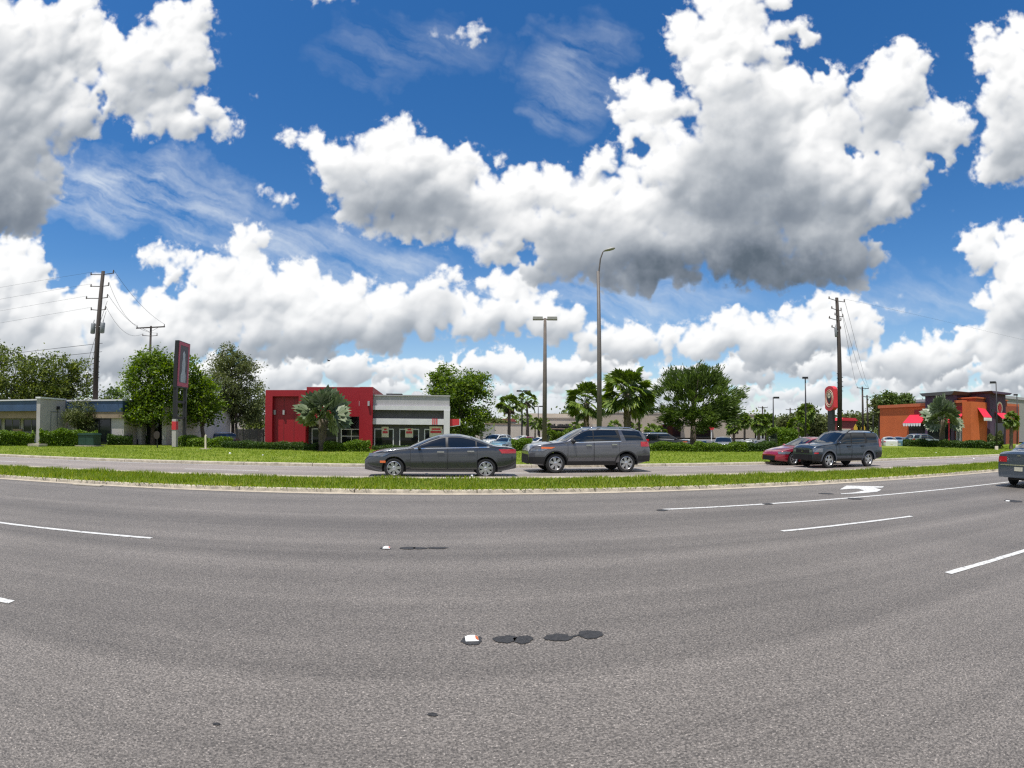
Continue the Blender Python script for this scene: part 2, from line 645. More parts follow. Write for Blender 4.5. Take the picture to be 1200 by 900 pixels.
tars = [(553, 751, 13, 5), (592, 749.5, 13, 4.6), (613, 750, 11.5, 4.6), (654, 747.5, 15, 4.6), (692, 744, 13, 5.4),
        (452, 642.8, 7, 1.2), (478, 642.6, 10, 1.3), (492, 642.7, 8, 1.2), (513, 642.4, 11, 1.1),
        (1187, 587.3, 9, 1.4), (1002, 584.6, 9, .9), (968, 578.6, 8, .8), (507, 838, 6, 2), (254, 849, 4, 1.5), (900, 590.7, 6, .8), (776, 598, 7, 1)]
for i, tdef in enumerate(tars):
    struct(blob(*tdef, seed=i).build('tar_patch', M['tar']))
tk = MB()
tk.add([tuple(gnd(x, y) + Vector((0, 0, .0065))) for (x, y) in ((665, 747.6), (668, 746.2), (681, 743.6), (681, 744.8), (668, 748))], [(0, 4, 3, 2, 1)])
struct(tk.build('tar_patch', M['tar']))


def marker(x, y, label):
    p = gnd(x, y)
    r = thing('road_marker', label, 'road marker', p, PSI, 'reflective pavement markers')
    b = MB()
    a, h = .050, .022
    b.add([(-a, -a, .007), (a, -a, .007), (a, a, .007), (-a, a, .007), (-a * .45, -a * .85, h), (a * .45, -a * .85, h), (a * .45, a * .85, h), (-a * .45, a * .85, h)],
          [(4, 5, 6, 7), (0, 1, 5, 4), (1, 2, 6, 5), (2, 3, 7, 6), (3, 0, 4, 7)])
    b.build('marker_body', M['white'], r)
    b = MB()
    b.add([(a * .97, -a * .8, .010), (a * .97, a * .8, .010), (a * .52, a * .7, .0215), (a * .52, -a * .7, .0215)], [(0, 1, 2, 3)])
    b.build('reflector', M['amber'], r)


marker(553, 749.5, 'small white reflective marker on a tar dab in the middle of the near road')
marker(453, 642.5, 'small white reflective marker on a tar streak farther across the near road')
marker(1181, 587.5, 'small white reflective marker on the road just before the blue grey sedan')


# ------------------------------------------------------------------ grass
def blades(name, n, tr, cr, z, h, w, m, lean=.35, patch=None, density=None):
    t = RNG.uniform(tr[0], tr[1], n)
    c = RNG.uniform(cr[0], cr[1], n)
    if patch:
        k = .5 + .5 * np.sin(t * .9 + 2 * np.sin(t * .23)) * np.sin(c * 2.3 + t * .4)
        k2 = .5 + .5 * np.sin(t * 3.1 + 1.3 * np.sin(c * 3)) 
        hh = h * (.45 + .75 * k * k2 + .35 * RNG.rand(n))
    else:
        hh = h * RNG.uniform(.5, 1.3, n)
    x = t * CP - c * SP
    y = t * SP + c * CP
    a = RNG.uniform(0, 2 * np.pi, n)
    ww = w * RNG.uniform(.6, 1.5, n)
    lx, ly = RNG.normal(0, lean, n) * hh, RNG.normal(0, lean, n) * hh
    V = np.zeros((n, 3, 3), np.float32)
    V[:, 0] = np.stack([x - np.cos(a) * ww, y - np.sin(a) * ww, np.full(n, z)], 1)
    V[:, 1] = np.stack([x + np.cos(a) * ww, y + np.sin(a) * ww, np.full(n, z)], 1)
    V[:, 2] = np.stack([x + lx, y + ly, z + hh], 1)
    return struct(npmesh(name, V.reshape(-1, 3), 3, m), 'stuff')


blades('grass', 130000, (-45, 75), (C_MED0 + .02, C_MED1 - .02), .07, .125, .013, M['blade'], patch=True)
blades('grass', 14000, (-45, 75), (C_MED0 - .15, C_MED0 + .12), .075, .12, .011, M['blade'], lean=.8, patch=True)
blades('lawn_grass', 150000, (-55, 110), (C_FAR + .30, 38), .09, .10, .016, M['tuft'], lean=.5, patch=True)


# ------------------------------------------------------------------ vegetation
def diamonds(cen, d, L, Wd, nrm=None):
    """one pointed leaf quad per centre; d = long axis"""
    n = len(cen)
    d = d / np.maximum(np.linalg.norm(d, axis=1, keepdims=True), 1e-6)
    r = RNG.normal(size=(n, 3)) if nrm is None else nrm
    s = np.cross(d, r)
    s /= np.maximum(np.linalg.norm(s, axis=1, keepdims=True), 1e-6)
    L = np.asarray(L).reshape(-1, 1)
    Wd = np.asarray(Wd).reshape(-1, 1)
    V = np.stack([cen - d * L / 2, cen + s * Wd / 2, cen + d * L / 2, cen - s * Wd / 2], 1)
    return V.reshape(-1, 3)


def crown_points(lobes, n_clump, per, spread, shell=.55):
    """leaf centres in clumps that sit in the outer part of a set of ellipsoids"""
    vol = np.array([l[3] * l[4] * l[5] for l in lobes]) ** .7
    pick = RNG.choice(len(lobes), n_clump, p=vol / vol.sum())
    u = RNG.normal(size=(n_clump, 3))
    u /= np.linalg.norm(u, axis=1, keepdims=True)
    rad = shell + (1.04 - shell) * RNG.rand(n_clump) ** .6
    rad = np.where(RNG.rand(n_clump) < .09, rad * RNG.uniform(1.05, 1.24, n_clump), rad)
    lo = np.array([l[:3] for l in lobes])[pick]
    ra = np.array([l[3:] for l in lobes])[pick]
    C = lo + u * ra * rad[:, None]
    sz = spread * RNG.uniform(.55, 1.35, n_clump)
    P = np.repeat(C, per, 0) + RNG.normal(size=(n_clump * per, 3)) * np.repeat(sz, per)[:, None] * np.array([1, 1, .62])
    D = np.repeat(u, per, 0)
    return C, P, D


def tree(label, base, lobes, leafm, trunk_r=.22, bark='bark', n_clump=170, per=46, spread=.42, leaf=(.30, .13), trunks=None, spray=0., name='tree', fork=.45, group=None, hang=0., shell=.55, low=.12):
    """base point; lobes are ellipsoids (x,y,z,rx,ry,rz) relative to the base"""
    root = thing(name, label, 'tree', base, 0, group)
    C, P, D = crown_points(lobes, n_clump, per, spread, shell)
    n = len(P)
    if spray:
        org = np.array([0, 0, lobes[0][2] - lobes[0][5] * .75])
        dr = P - org
        dr /= np.linalg.norm(dr, axis=1, keepdims=True)
        d = dr * spray + RNG.normal(size=(n, 3)) * .35
    else:
        d = RNG.normal(size=(n, 3)) * np.array([1, 1, .55]) + D * .35
    d[:, 2] -= hang
    L = leaf[0] * RNG.uniform(.55, 1.35, n)
    V = diamonds(P, d, L, L * leaf[1] / leaf[0])
    if low > .2:
        keep = V.reshape(-1, 4, 3)[:, :, 2].min(1) > low + RNG.normal(0, .35, n)
        V = V.reshape(-1, 4, 3)[keep].reshape(-1, 3)
    V[:, 2] = np.maximum(V[:, 2], .12)
    npmesh('crown', V, 4, leafm, root)
    b = MB()
    topz = min(l[2] - l[5] for l in lobes)
    cx = np.mean([l[0] for l in lobes])
    for (tx, ty, tr) in (trunks or [(0, 0, trunk_r)]):
        fz = max(.8, topz + fork)
        b.tube([(tx, ty, -.95), (tx, ty, 0), (tx + .02, ty, fz * .35), (tx * .9 + .03, ty, fz)], [tr * 1.3, tr * 1.25, tr, tr * .8], 10)
        near = np.argsort(np.abs(C[:, 0] - tx) + RNG.rand(len(C)) * 2.5)[:11]
        for i in near:
            q = Vector(C[i])
            p0 = Vector((tx * .9 + .03, ty, fz * .96))
            mid = p0.lerp(q, .5) + Vector((0, 0, .25 * (q - p0).length * .5))
            b.tube([p0, mid, q], [tr * .5, tr * .28, tr * .07], 6)
    b.build('trunk', M[bark], root, True)
    return root


def lob(x, y, r, rx, ry, base, depth=None):
    """ellipsoid lobe from its photo centre (x, y), size in photo pixels, at distance r; relative to base"""
    p = at(x, r, y)
    d = (p - Vector((0, 0, 0))).length
    k = r / F / 1.04
    return (p.x - base.x, p.y - base.y, zat(x, y, r) - base.z, rx * k, (depth or rx) * k, ry * k)


def ptree(label, xb, r, lobes, leafm, **kw):
    b = at(xb, r)
    L = [lob(x, y, r + (q[0] if q else 0), rx, ry, b) for (x, y, rx, ry, *q) in lobes]
    return tree(label, b, L, leafm, **kw)


# far left
ptree('dark bushy tree behind the blue fascia shop, cut by the photo edge', 12, 78, [(8, 445, 38, 34), (38, 446, 26, 30), (-20, 440, 30, 36), (15, 470, 40, 22), (55, 460, 22, 26)], M['leaf_dark'], n_clump=360, per=50, spread=.55, leaf=(.42, .2), trunk_r=.3)
ptree('dark ragged tree behind the blue fascia shop, next left of the tall utility pole', 78, 80, [(70, 447, 22, 28), (92, 455, 18, 30), (60, 468, 30, 20), (85, 438, 9, 12)], M['leaf_dark'], n_clump=240, per=46, spread=.5, leaf=(.42, .2), trunk_r=.3)
ptree('low green tree seen over the roof just right of the tall utility pole', 134, 82, [(134, 470, 13, 14), (124, 478, 10, 10), (144, 482, 10, 12)], M['leaf_mid'], n_clump=90, per=40, spread=.5, leaf=(.4, .2))
ptree('bright green tree standing left of the tall black sign', 179, 47.5, [(178, 445, 30, 33), (160, 463, 18, 26), (196, 455, 22, 34), (178, 482, 34, 19), (158, 488, 16, 12), (170, 430, 14, 16), (190, 425, 12, 14)], M['leaf_bright'], n_clump=300, per=56, spread=.40, leaf=(.26, .13), trunk_r=.22, fork=.9, low=1.75)
ptree('bright green tree right behind the tall black sign', 207, 50, [(216, 452, 20, 32), (232, 462, 18, 28), (222, 484, 28, 17), (208, 440, 12, 20), (240, 472, 20, 28), (236, 490, 24, 14)], M['leaf_bright'], n_clump=210, per=52, spread=.42, leaf=(.30, .15), trunk_r=.25, trunks=[(0, 0, .22), (2.6, .5, .2)], low=2.0)
ptree('large olive green oak with hanging moss beside the red restaurant', 268, 60, [(270, 450, 32, 36), (255, 465, 24, 34), (290, 462, 18, 40), (272, 480, 36, 22), (266, 420, 16, 14), (285, 425, 10, 14)], M['leaf_olive'], n_clump=380, per=56, spread=.42, leaf=(.30, .12), trunk_r=.25, hang=.7,
      trunks=[(-.6, 0, .24), (.35, .3, .22), (1.1, -.2, .16), (-3.0, 1, .18)], fork=.5, low=1.9)
ptree('dark tree crown peeping between the mossy oak and the red restaurant', 303, 68, [(303, 482, 10, 28), (296, 500, 10, 14)], M['leaf_dark'], n_clump=90, per=44, spread=.4, leaf=(.3, .15))
# centre
ptree('full green tree behind the grey restaurant end', 540, 62, [(533, 452, 32, 25), (550, 470, 26, 30), (520, 468, 24, 26), (545, 495, 28, 18), (518, 442, 14, 12), (560, 452, 14, 14)], M['leaf_bright'], n_clump=330, per=56, spread=.40, leaf=(.32, .16), trunk_r=.28)
ptree('round tree with spraying branches in front of the beige mall', 812, 44, [(815, 468, 46, 36), (790, 472, 30, 25), (843, 468, 30, 27), (800, 446, 24, 17), (826, 446, 24, 18), (820, 490, 42, 14), (845, 486, 24, 14)], M['leaf_mid'], n_clump=300, per=80, spread=.25, leaf=(.36, .08), spray=1.4, trunk_r=.26, fork=.3, shell=.45, low=.9)
# far tree line, each crown its own
far = [(885, 498, 12, 8, 150), (905, 497, 12, 9, 150), (926, 497, 14, 11, 140), (952, 498, 14, 14, 125), (946, 486, 10, 10, 120), (968, 498, 10, 10, 140), (1000, 494, 12, 7, 180), (1018, 492, 10, 6, 185), (1041, 470, 8, 8, 110), (1057, 470, 10, 8, 112), (580, 498, 10, 8, 130), (1030, 475, 6, 10, 115)]
names = ['small far tree above the parked cars by the mall corner', 'small far tree just left of the clipped square bush', 'far bushy tree left of the plain black lamp post', 'far olive tree standing at the foot of the tall black lamp post', 'taller far tree crown right behind the tall black lamp post',
         'far bushy tree left of the round red sign', 'low far tree right of the big right hand utility pole', 'low far tree at the foot of the two distant poles', 'left tree crown rising above the orange roof', 'right tree crown rising above the orange roof', 'small far tree between the green tree and the first thin palm', 'leftmost low tree at the corner of the orange roof']
for (x, y, rx, ry, r), nm in zip(far, names):
    ptree(nm, x, r, [(x, y, rx, ry), (x + rx * .5, y + ry * .4, rx * .6, ry * .7)], M['leaf_mid' if x % 2 else 'leaf_olive'], n_clump=60, per=40, spread=.012 * r * .45, leaf=(.0055 * r, .003 * r), group='distant trees')
# a far-off wood along the horizon
wv = []
for k in range(2600):
    az = RNG.uniform(-60, 62)
    r = RNG.uniform(230, 300)
    wv.append((math.sin(math.radians(az)) * r, math.cos(math.radians(az)) * r, RNG.uniform(0, 7 + 2.5 * math.sin(az * 1.3) + 1.5 * math.sin(az * 3.7))))
wv = np.repeat(np.array(wv), 12, 0) + RNG.normal(size=(2600 * 12, 3)) * np.array([2.2, 2.2, .9])
wv[:, 2] = np.maximum(wv[:, 2], .3)
LL = RNG.uniform(.8, 1.8, len(wv))
struct(npmesh('distant_wood', diamonds(wv, RNG.normal(size=wv.shape), LL, LL * .6), 4, M['leaf_dark']), 'stuff')


# small olive trees in front of the left shop
ptree('small feathery tree in front of the shop, left of the utility pole', 103, 48.5, [(98, 482, 16, 13), (88, 490, 12, 9), (106, 492, 8, 12)], M['leaf_olive'], n_clump=110, per=46, spread=.28, leaf=(.26, .06), hang=.5, trunk_r=.07)
ptree('small feathery tree in front of the painted wall, right of the utility pole', 124, 49, [(126, 482, 12, 12), (134, 488, 9, 9), (120, 492, 8, 10)], M['leaf_olive'], n_clump=90, per=46, spread=.26, leaf=(.26, .06), hang=.5, trunk_r=.07)


def hedge(label, p0, p1, depth, h, leafm, n, seed=0, leaf=.11, wob=.08, group='clipped hedges', core=(.02, .035, .01), name='hedge'):
    """a clipped hedge from p0 to p1 (ground points): twiggy core with leaves over it"""
    p0, p1 = Vector(p0), Vector(p1)
    L = (p1 - p0).length
    ang = math.atan2((p1 - p0).y, (p1 - p0).x)
    root = thing(name, label, 'hedge', (p0 + p1) / 2, ang, group)
    b = MB()
    nx = max(6, int(L / .5))
    xs = np.linspace(-L / 2, L / 2, nx)
    hf = lambda x: h * (1 + wob * math.sin(x * 1.7 + seed) + wob * .7 * math.sin(x * 4.1 + seed * 2))
    rows = []
    for x in xs:
        k = .88 if 0 < abs(x) < L / 2 - .01 else .6
        hh = hf(x) * .9
        rows.append([(x * .985, -depth / 2 * k, .02), (x * .985, -depth / 2 * k, hh * .8), (x * .985, -depth / 2 * .6 * k, hh * k), (x * .985, depth / 2 * .6 * k, hh * k), (x * .985, depth / 2 * k, hh * .8), (x * .985, depth / 2 * k, .02)])
    b.grid(rows)
    b.add(rows[0], [(5, 4, 3, 2, 1, 0)])
    b.add(rows[-1], [(0, 1, 2, 3, 4, 5)])
    b.build('branches', M['hedgecore'], root)
    x = RNG.uniform(-L / 2, L / 2, n)
    hx = np.array([hf(v) for v in x])
    u = RNG.rand(n)
    top = u < depth / (depth + 1.6 * h)
    side = np.where(RNG.rand(n) < .8, -1, 1)
    y = np.where(top, RNG.uniform(-depth / 2, depth / 2, n), side * depth / 2)
    z = np.where(top, hx, hx * RNG.rand(n) ** .8)
    ed = np.clip((z / hx - .75) / .25, 0, 1) * np.clip((np.abs(y) / (depth / 2) - .6) / .4, 0, 1)
    z = z - ed * .22 * hx * .5
    e2 = RNG.rand(n) < depth / (L + depth) * .5
    x = np.where(e2, np.sign(x) * L / 2, x)
    P = np.stack([x, y, z], 1) + RNG.normal(size=(n, 3)) * .045
    P[:, 2] = np.maximum(P[:, 2], .05)
    d = RNG.normal(size=(n, 3)) + np.array([0, 0, .5])
    LL = leaf * RNG.uniform(.6, 1.5, n)
    npmesh('foliage', diamonds(P, d, LL, LL * .55), 4, leafm, root)
    return root


M['hedgecore'] = mat('hedge_twigs', (.022, .034, .012), .95, var=.5, scale=8)
hedge('bright leafy hedge at the photo edge, left of the white wing wall', at(-30, 45.5), at(39, 45.0), 1.0, 1.0, M['leaf_hedge'], 9000, 1, .15)
hedge('bright leafy hedge between the white wing wall and the green box', at(48, 44.2), at(113, 44.2), 1.1, 1.15, M['leaf_hedge'], 12000, 2, .15)
hedge('dark low hedge under the painted white wall', at(127, 46.8), at(154, 46.8), .8, .75, M['leaf_hedge_low'], 5000, 3, .13)
hedge('small low hedge behind the tall black sign foot', at(168, 49), at(176, 49), .8, .9, M['leaf_hedge_low'], 1500, 9, .13)
hedge('low mounded hedge in front of the parked blue cars', at(216, 43.5), at(266, 41), 1.4, .70, M['leaf_hedge'], 7000, 4, .12, wob=.14)
hedge('low dark hedge along the foot of the red wall', at(266, 40.5), at(372, 36.0), .9, .52, M['leaf_hedge_low'], 12000, 5, .09)
hedge('brighter mounded hedge right of the silver palm', at(382, 35.6), at(432, 35.2), 1.0, .66, M['leaf_hedge'], 8000, 6, .09, wob=.12)
hedge('low hedge seen between the two grey cars', at(601, 38), at(622, 38), 1.0, .75, M['leaf_hedge'], 3500, 7, .10, wob=.15)
hedge('mounded hedge under the parked dark SUV', at(752, 40.5), at(815, 40.2), 1.1, .62, M['leaf_hedge'], 9000, 8, .10, wob=.13)
hedge('mounded hedge right of the spraying tree trunk', at(817, 40.2), at(872, 41.2), 1.1, .66, M['leaf_hedge'], 8000, 11, .10, wob=.14)
hedge('darker low hedge left of the clipped square bush', at(873, 41.6), at(904, 43), 1.0, .7, M['leaf_hedge_low'], 6000, 12, .10, wob=.12)
hedge('low hedge behind the dark red sedan', at(928, 46), at(965, 48), 1.2, .8, M['leaf_hedge_low'], 5000, 13, .11, wob=.12)
hedge('tall clipped square bush with a bright top', at(906, 44.5), at(927, 45.5), 1.7, 1.75, M['leaf_hedge'], 9000, 14, .12, wob=.03, group='clipped bushes')
hedge('low dark hedge in front of the orange building', at(1062, 66), at(1172, 60), 1.2, .75, M['leaf_hedge_low'], 12000, 15, .16, wob=.1)
hedge('low leafy plants in front of the storefront hidden by the grey sedan', at(437, 37.4), at(520, 37.2), .6, .35, M['leaf_hedge_low'], 4000, 16, .08)
hedge('green bushes at the foot of the pale lamp pole', at(641, 58), at(668, 60), 1.4, 1.35, M['leaf_bright'], 3000, 17, .2, wob=.2)
hedge('flowering bush at the foot of the purple tower', at(1160, 61.5), at(1172, 61), 1.1, 1.6, M['leaf_olive'], 2500, 18, .16, wob=.2, group='clipped bushes')


def fan(vs, C, d, nrm, R, nseg, span, droop, rs, bw=.62):
    """one palmate leaf: pointed folded blades round C"""
    d = d.normalized()
    s = d.cross(nrm)
    if s.length < 1e-3:
        s = Vector((1, 0, 0))
    s.normalize()
    n = s.cross(d).normalized()
    for k in range(nseg):
        a = math.radians(-span / 2 + span * (k + .5) / nseg + rs.uniform(-2, 2))
        r = R * (.78 + .22 * math.cos(a)) * rs.uniform(.9, 1.06)
        u = d * math.cos(a) + s * math.sin(a)
        v = -d * math.sin(a) + s * math.cos(a)
        w = r * math.radians(span / nseg) * bw
        fold = n * w * .35 * (1 if k % 2 else -1)
        up = n * (.12 * R * math.cos(a))
        m1 = C + u * r * .55 + up * .6
        tip = C + u * r + up * .2 - Vector((0, 0, droop * r * rs.uniform(.5, 1.4)))
        vs += [C, m1 + v * w + fold, tip, m1 - v * w - fold]


def palm(label, base, h, tr, nfr, pet, R, leafm, seed, lo=-35, hi=80, nseg=16, span=250, droop=.18, boots=False, lean=(0, 0), roll=45, bw=.62, name='palm_tree', trunkm='palmtrunk', group=None, skirt=0):
    rs = random.Random(seed)
    root = thing(name, label, 'palm', base, 0, group)
    b = MB()
    n = 10
    pts = [Vector((lean[0] * (i / n) ** 1.6, lean[1] * (i / n) ** 1.6, h * i / n - (.9 if i == 0 else 0))) for i in range(n + 1)]
    rad = [tr * (1.2 if i == 0 else 1.0) * (1 + (.10 if i % 2 else -.05)) for i in range(n + 1)]
    b.tube(pts, rad, 12)
    if boots:
        for k in range(int(h / .12)):
            z = h * .3 + h * .7 * k / int(h / .12)
            a = k * 2.4
            c = Vector((math.cos(a) * tr, math.sin(a) * tr, z))
            o = Vector((math.cos(a), math.sin(a), 0))
            t_ = Vector((-math.sin(a), math.cos(a), 0))
            b.add([c - t_ * tr * .35, c + t_ * tr * .35, c + o * tr * .45 + Vector((0, 0, .28)) + t_ * tr * .18, c + o * tr * .45 + Vector((0, 0, .28)) - t_ * tr * .18], [(0, 1, 2, 3)])
    b.build('trunk', M[trunkm], root, True)
    top = pts[-1]
    vs = []
    sk = []
    pb = MB()
    for k in range(nfr):
        f = (k + .5) / nfr
        el = math.radians(hi + (lo - hi) * f ** .85 + rs.uniform(-8, 8))
        az = k * 2.39996 + rs.uniform(-.25, .25)
        d = Vector((math.cos(az) * math.cos(el), math.sin(az) * math.cos(el), math.sin(el)))
        L = pet * rs.uniform(.85, 1.15)
        C = top + d * L - Vector((0, 0, .12 * L * L * (1 - math.sin(el)) * .3))
        pb.tube([top - Vector((0, 0, .1)), top.lerp(C, .5) + Vector((0, 0, .05 * L)), C], [tr * .16, tr * .10, tr * .06], 5)
        dd = (d + Vector((0, 0, -.25))).normalized()
        up_ = Vector((0, 0, 1)) if abs(d.z) < .9 else Vector((math.cos(az), math.sin(az), 0)) * -1
        nv = (up_ - dd * up_.dot(dd)).normalized()
        nv = Matrix.Rotation(math.radians(rs.uniform(.35, 1) * roll * rs.choice((-1, 1))), 3, dd) @ nv
        fan(vs, C, dd, nv, R * rs.uniform(.85, 1.1), nseg, span, droop, rs, bw)
    npmesh('fronds', np.array([tuple(p) for p in vs]), 4, leafm, root)
    pb.build('leaf_stalks', M['stalk'], root)
    if skirt:
        sv = []
        for k in range(skirt):
            az = k * 2.4
            d = Vector((math.cos(az) * .45, math.sin(az) * .45, -1))
            fan(sv, top + Vector((math.cos(az) * tr, math.sin(az) * tr, -.1)), d, Vector((math.cos(az), math.sin(az), .2)), R * 1.1, 8, 70, .1, rs)
        npmesh('dead_fronds', np.array([tuple(p) for p in sv]), 4, M['deadfrond'], root)
    return root


M['stalk'] = mat('leaf_stalk', (.10, .13, .05), .6, var=.2)
M['deadfrond'] = leafmat('dead_fronds', [(.05, .04, .022), (.09, .07, .04), (.13, .10, .06)], .1)
# silver fan palms
palm('big silver fan palm in front of the red restaurant', at(378, 35.9), 2.15, .26, 20, 1.1, 1.22, M['bismarck'], 3, lo=-8, hi=84, nseg=17, span=250, droop=.04, boots=True, roll=70, bw=.85)
palm('big silver fan palm in front of the orange building', at(1104, 64), zat(1104, 492, 64), .34, 19, 1.3, 1.55, M['bismarck'], 5, lo=-16, hi=84, nseg=17, span=250, droop=.04, roll=70, bw=.85, trunkm='palmtrunk')
# green palms
palm('shorter green cabbage palm left of the tall street lamp', at(687, 48), zat(687, 474, 48) + .1, .22, 36, 1.2, 1.0, M['sabal'], 7, lo=-48, hi=86, nseg=20, span=210, droop=.2, boots=True)
palm('thick tall cabbage palm right of the tall street lamp', at(735, 42), zat(734, 463, 42) + .1, .27, 46, 1.3, 1.1, M['sabal'], 8, lo=-48, hi=87, nseg=20, span=210, droop=.2, boots=True)
palm('slim palm with drooping fronds between the thick palm and the spraying tree', at(749, 50), zat(749, 468, 50), .10, 16, .85, .85, M['sabal'], 9, lo=-60, hi=70, nseg=12, span=160, droop=.5)
palm('thin palm with a dead frond skirt, first right of the full green tree', at(596.5, 70), zat(596, 476, 70), .20, 22, .9, .95, M['sabal'], 10, lo=-25, hi=85, nseg=12, span=180, droop=.2, skirt=14)
palm('thin leaning palm just right of the double headed far lamp', at(619, 76), zat(618, 470, 76), .15, 20, .95, .9, M['sabal'], 11, lo=-35, hi=80, nseg=12, span=170, droop=.35, lean=(-.3, 0), skirt=7)
for x, y, r, lb in ((617, 492, 92, 'small round palm behind the leaning thin palm'), (627, 496, 95, 'small palm left of the second far lamp'), (632, 497, 98, 'small palm right behind the second far lamp'), (637, 497, 96, 'small palm touching the pale parking lamp pole')):
    palm(lb, at(x, r), zat(x, y, r), .13, 16, .75, .75, M['sabal'], x, lo=-40, hi=80, nseg=10, span=190, droop=.3, group='small palms by the mall')
for x, y, r, lb in ((674, 501, 85, 'little bushy palm by the dark wall sign'), (681, 503, 88, 'second little palm by the dark wall sign'), (764, 505, 70, 'little palm left of the spraying tree, above the dark SUV'), (772, 507, 72, 'lowest little palm under the spraying tree'), (720, 500, 80, 'little palm behind the thick palm trunk, on its left'), (745, 502, 82, 'little palm at the foot of the slim palm')):
    palm(lb, at(x, r), zat(x, y, r), .14, 14, .6, .7, M['sabal'], x, lo=-30, hi=80, nseg=10, span=200, droop=.25, group='little palms by the mall')
palm('dense round headed palm right of the spraying tree', at(872.5, 62), zat(872.5, 493, 62), .12, 44, .42, .55, M['sabal'], 21, lo=-80, hi=88, nseg=12, span=220, droop=.2)
palm('palm with brown lower fronds left of the dense round palm', at(860, 66), zat(860, 500, 66), .16, 18, .5, .75, M['sabal'], 22, lo=-40, hi=85, nseg=10, span=170, droop=.2, skirt=8)
for x, y, r, lb in ((889, 496, 70, 'left palm of the pair before the mall corner'), (898, 496, 72, 'right palm of the pair before the mall corner')):
    palm(lb, at(x, r), zat(x, y, r), .2, 26, .7, .8, M['sabal'], x, lo=-50, hi=85, nseg=12, span=200, droop=.3, skirt=6, group='palms before the mall corner')
palm('green palm before the grey block at the right edge', at(1185, 60), zat(1185, 492, 60), .2, 28, .50, .62, M['sabal'], 25, lo=-50, hi=80, nseg=14, span=200, droop=.35, skirt=6)
palm('round headed palm behind the tall black lamp post', at(944, 90), zat(944, 484, 90), .2, 36, .9, 1.0, M['sabal'], 26, lo=-70, hi=85, nseg=12, span=200, droop=.25)
palm('broad yellow green palm low beside the tall black lamp post', at(935, 80), zat(935, 500, 80), .2, 22, 1.0, 1.0, M['leaf_bright'], 27, lo=-30, hi=80, nseg=10, span=170, droop=.3)


# ------------------------------------------------------------------ cars
def lin(pts):
    xs, ys = [p[0] for p in pts], [p[1] for p in pts]
    g = np.linspace(xs[0], xs[-1], 240)
    v = np.interp(g, xs, ys)
    k = 4
    pad = np.concatenate([np.full(k, v[0]), v, np.full(k, v[-1])])
    ker = np.hanning(2 * k + 1 + 2)[1:-1]
    sm = np.convolve(pad, ker / ker.sum(), 'valid')
    e = np.minimum(1, np.minimum(np.arange(240), np.arange(240)[::-1]) / 8)
    v = v * (1 - e) + sm * e
    return lambda x: float(np.interp(x, g, v))


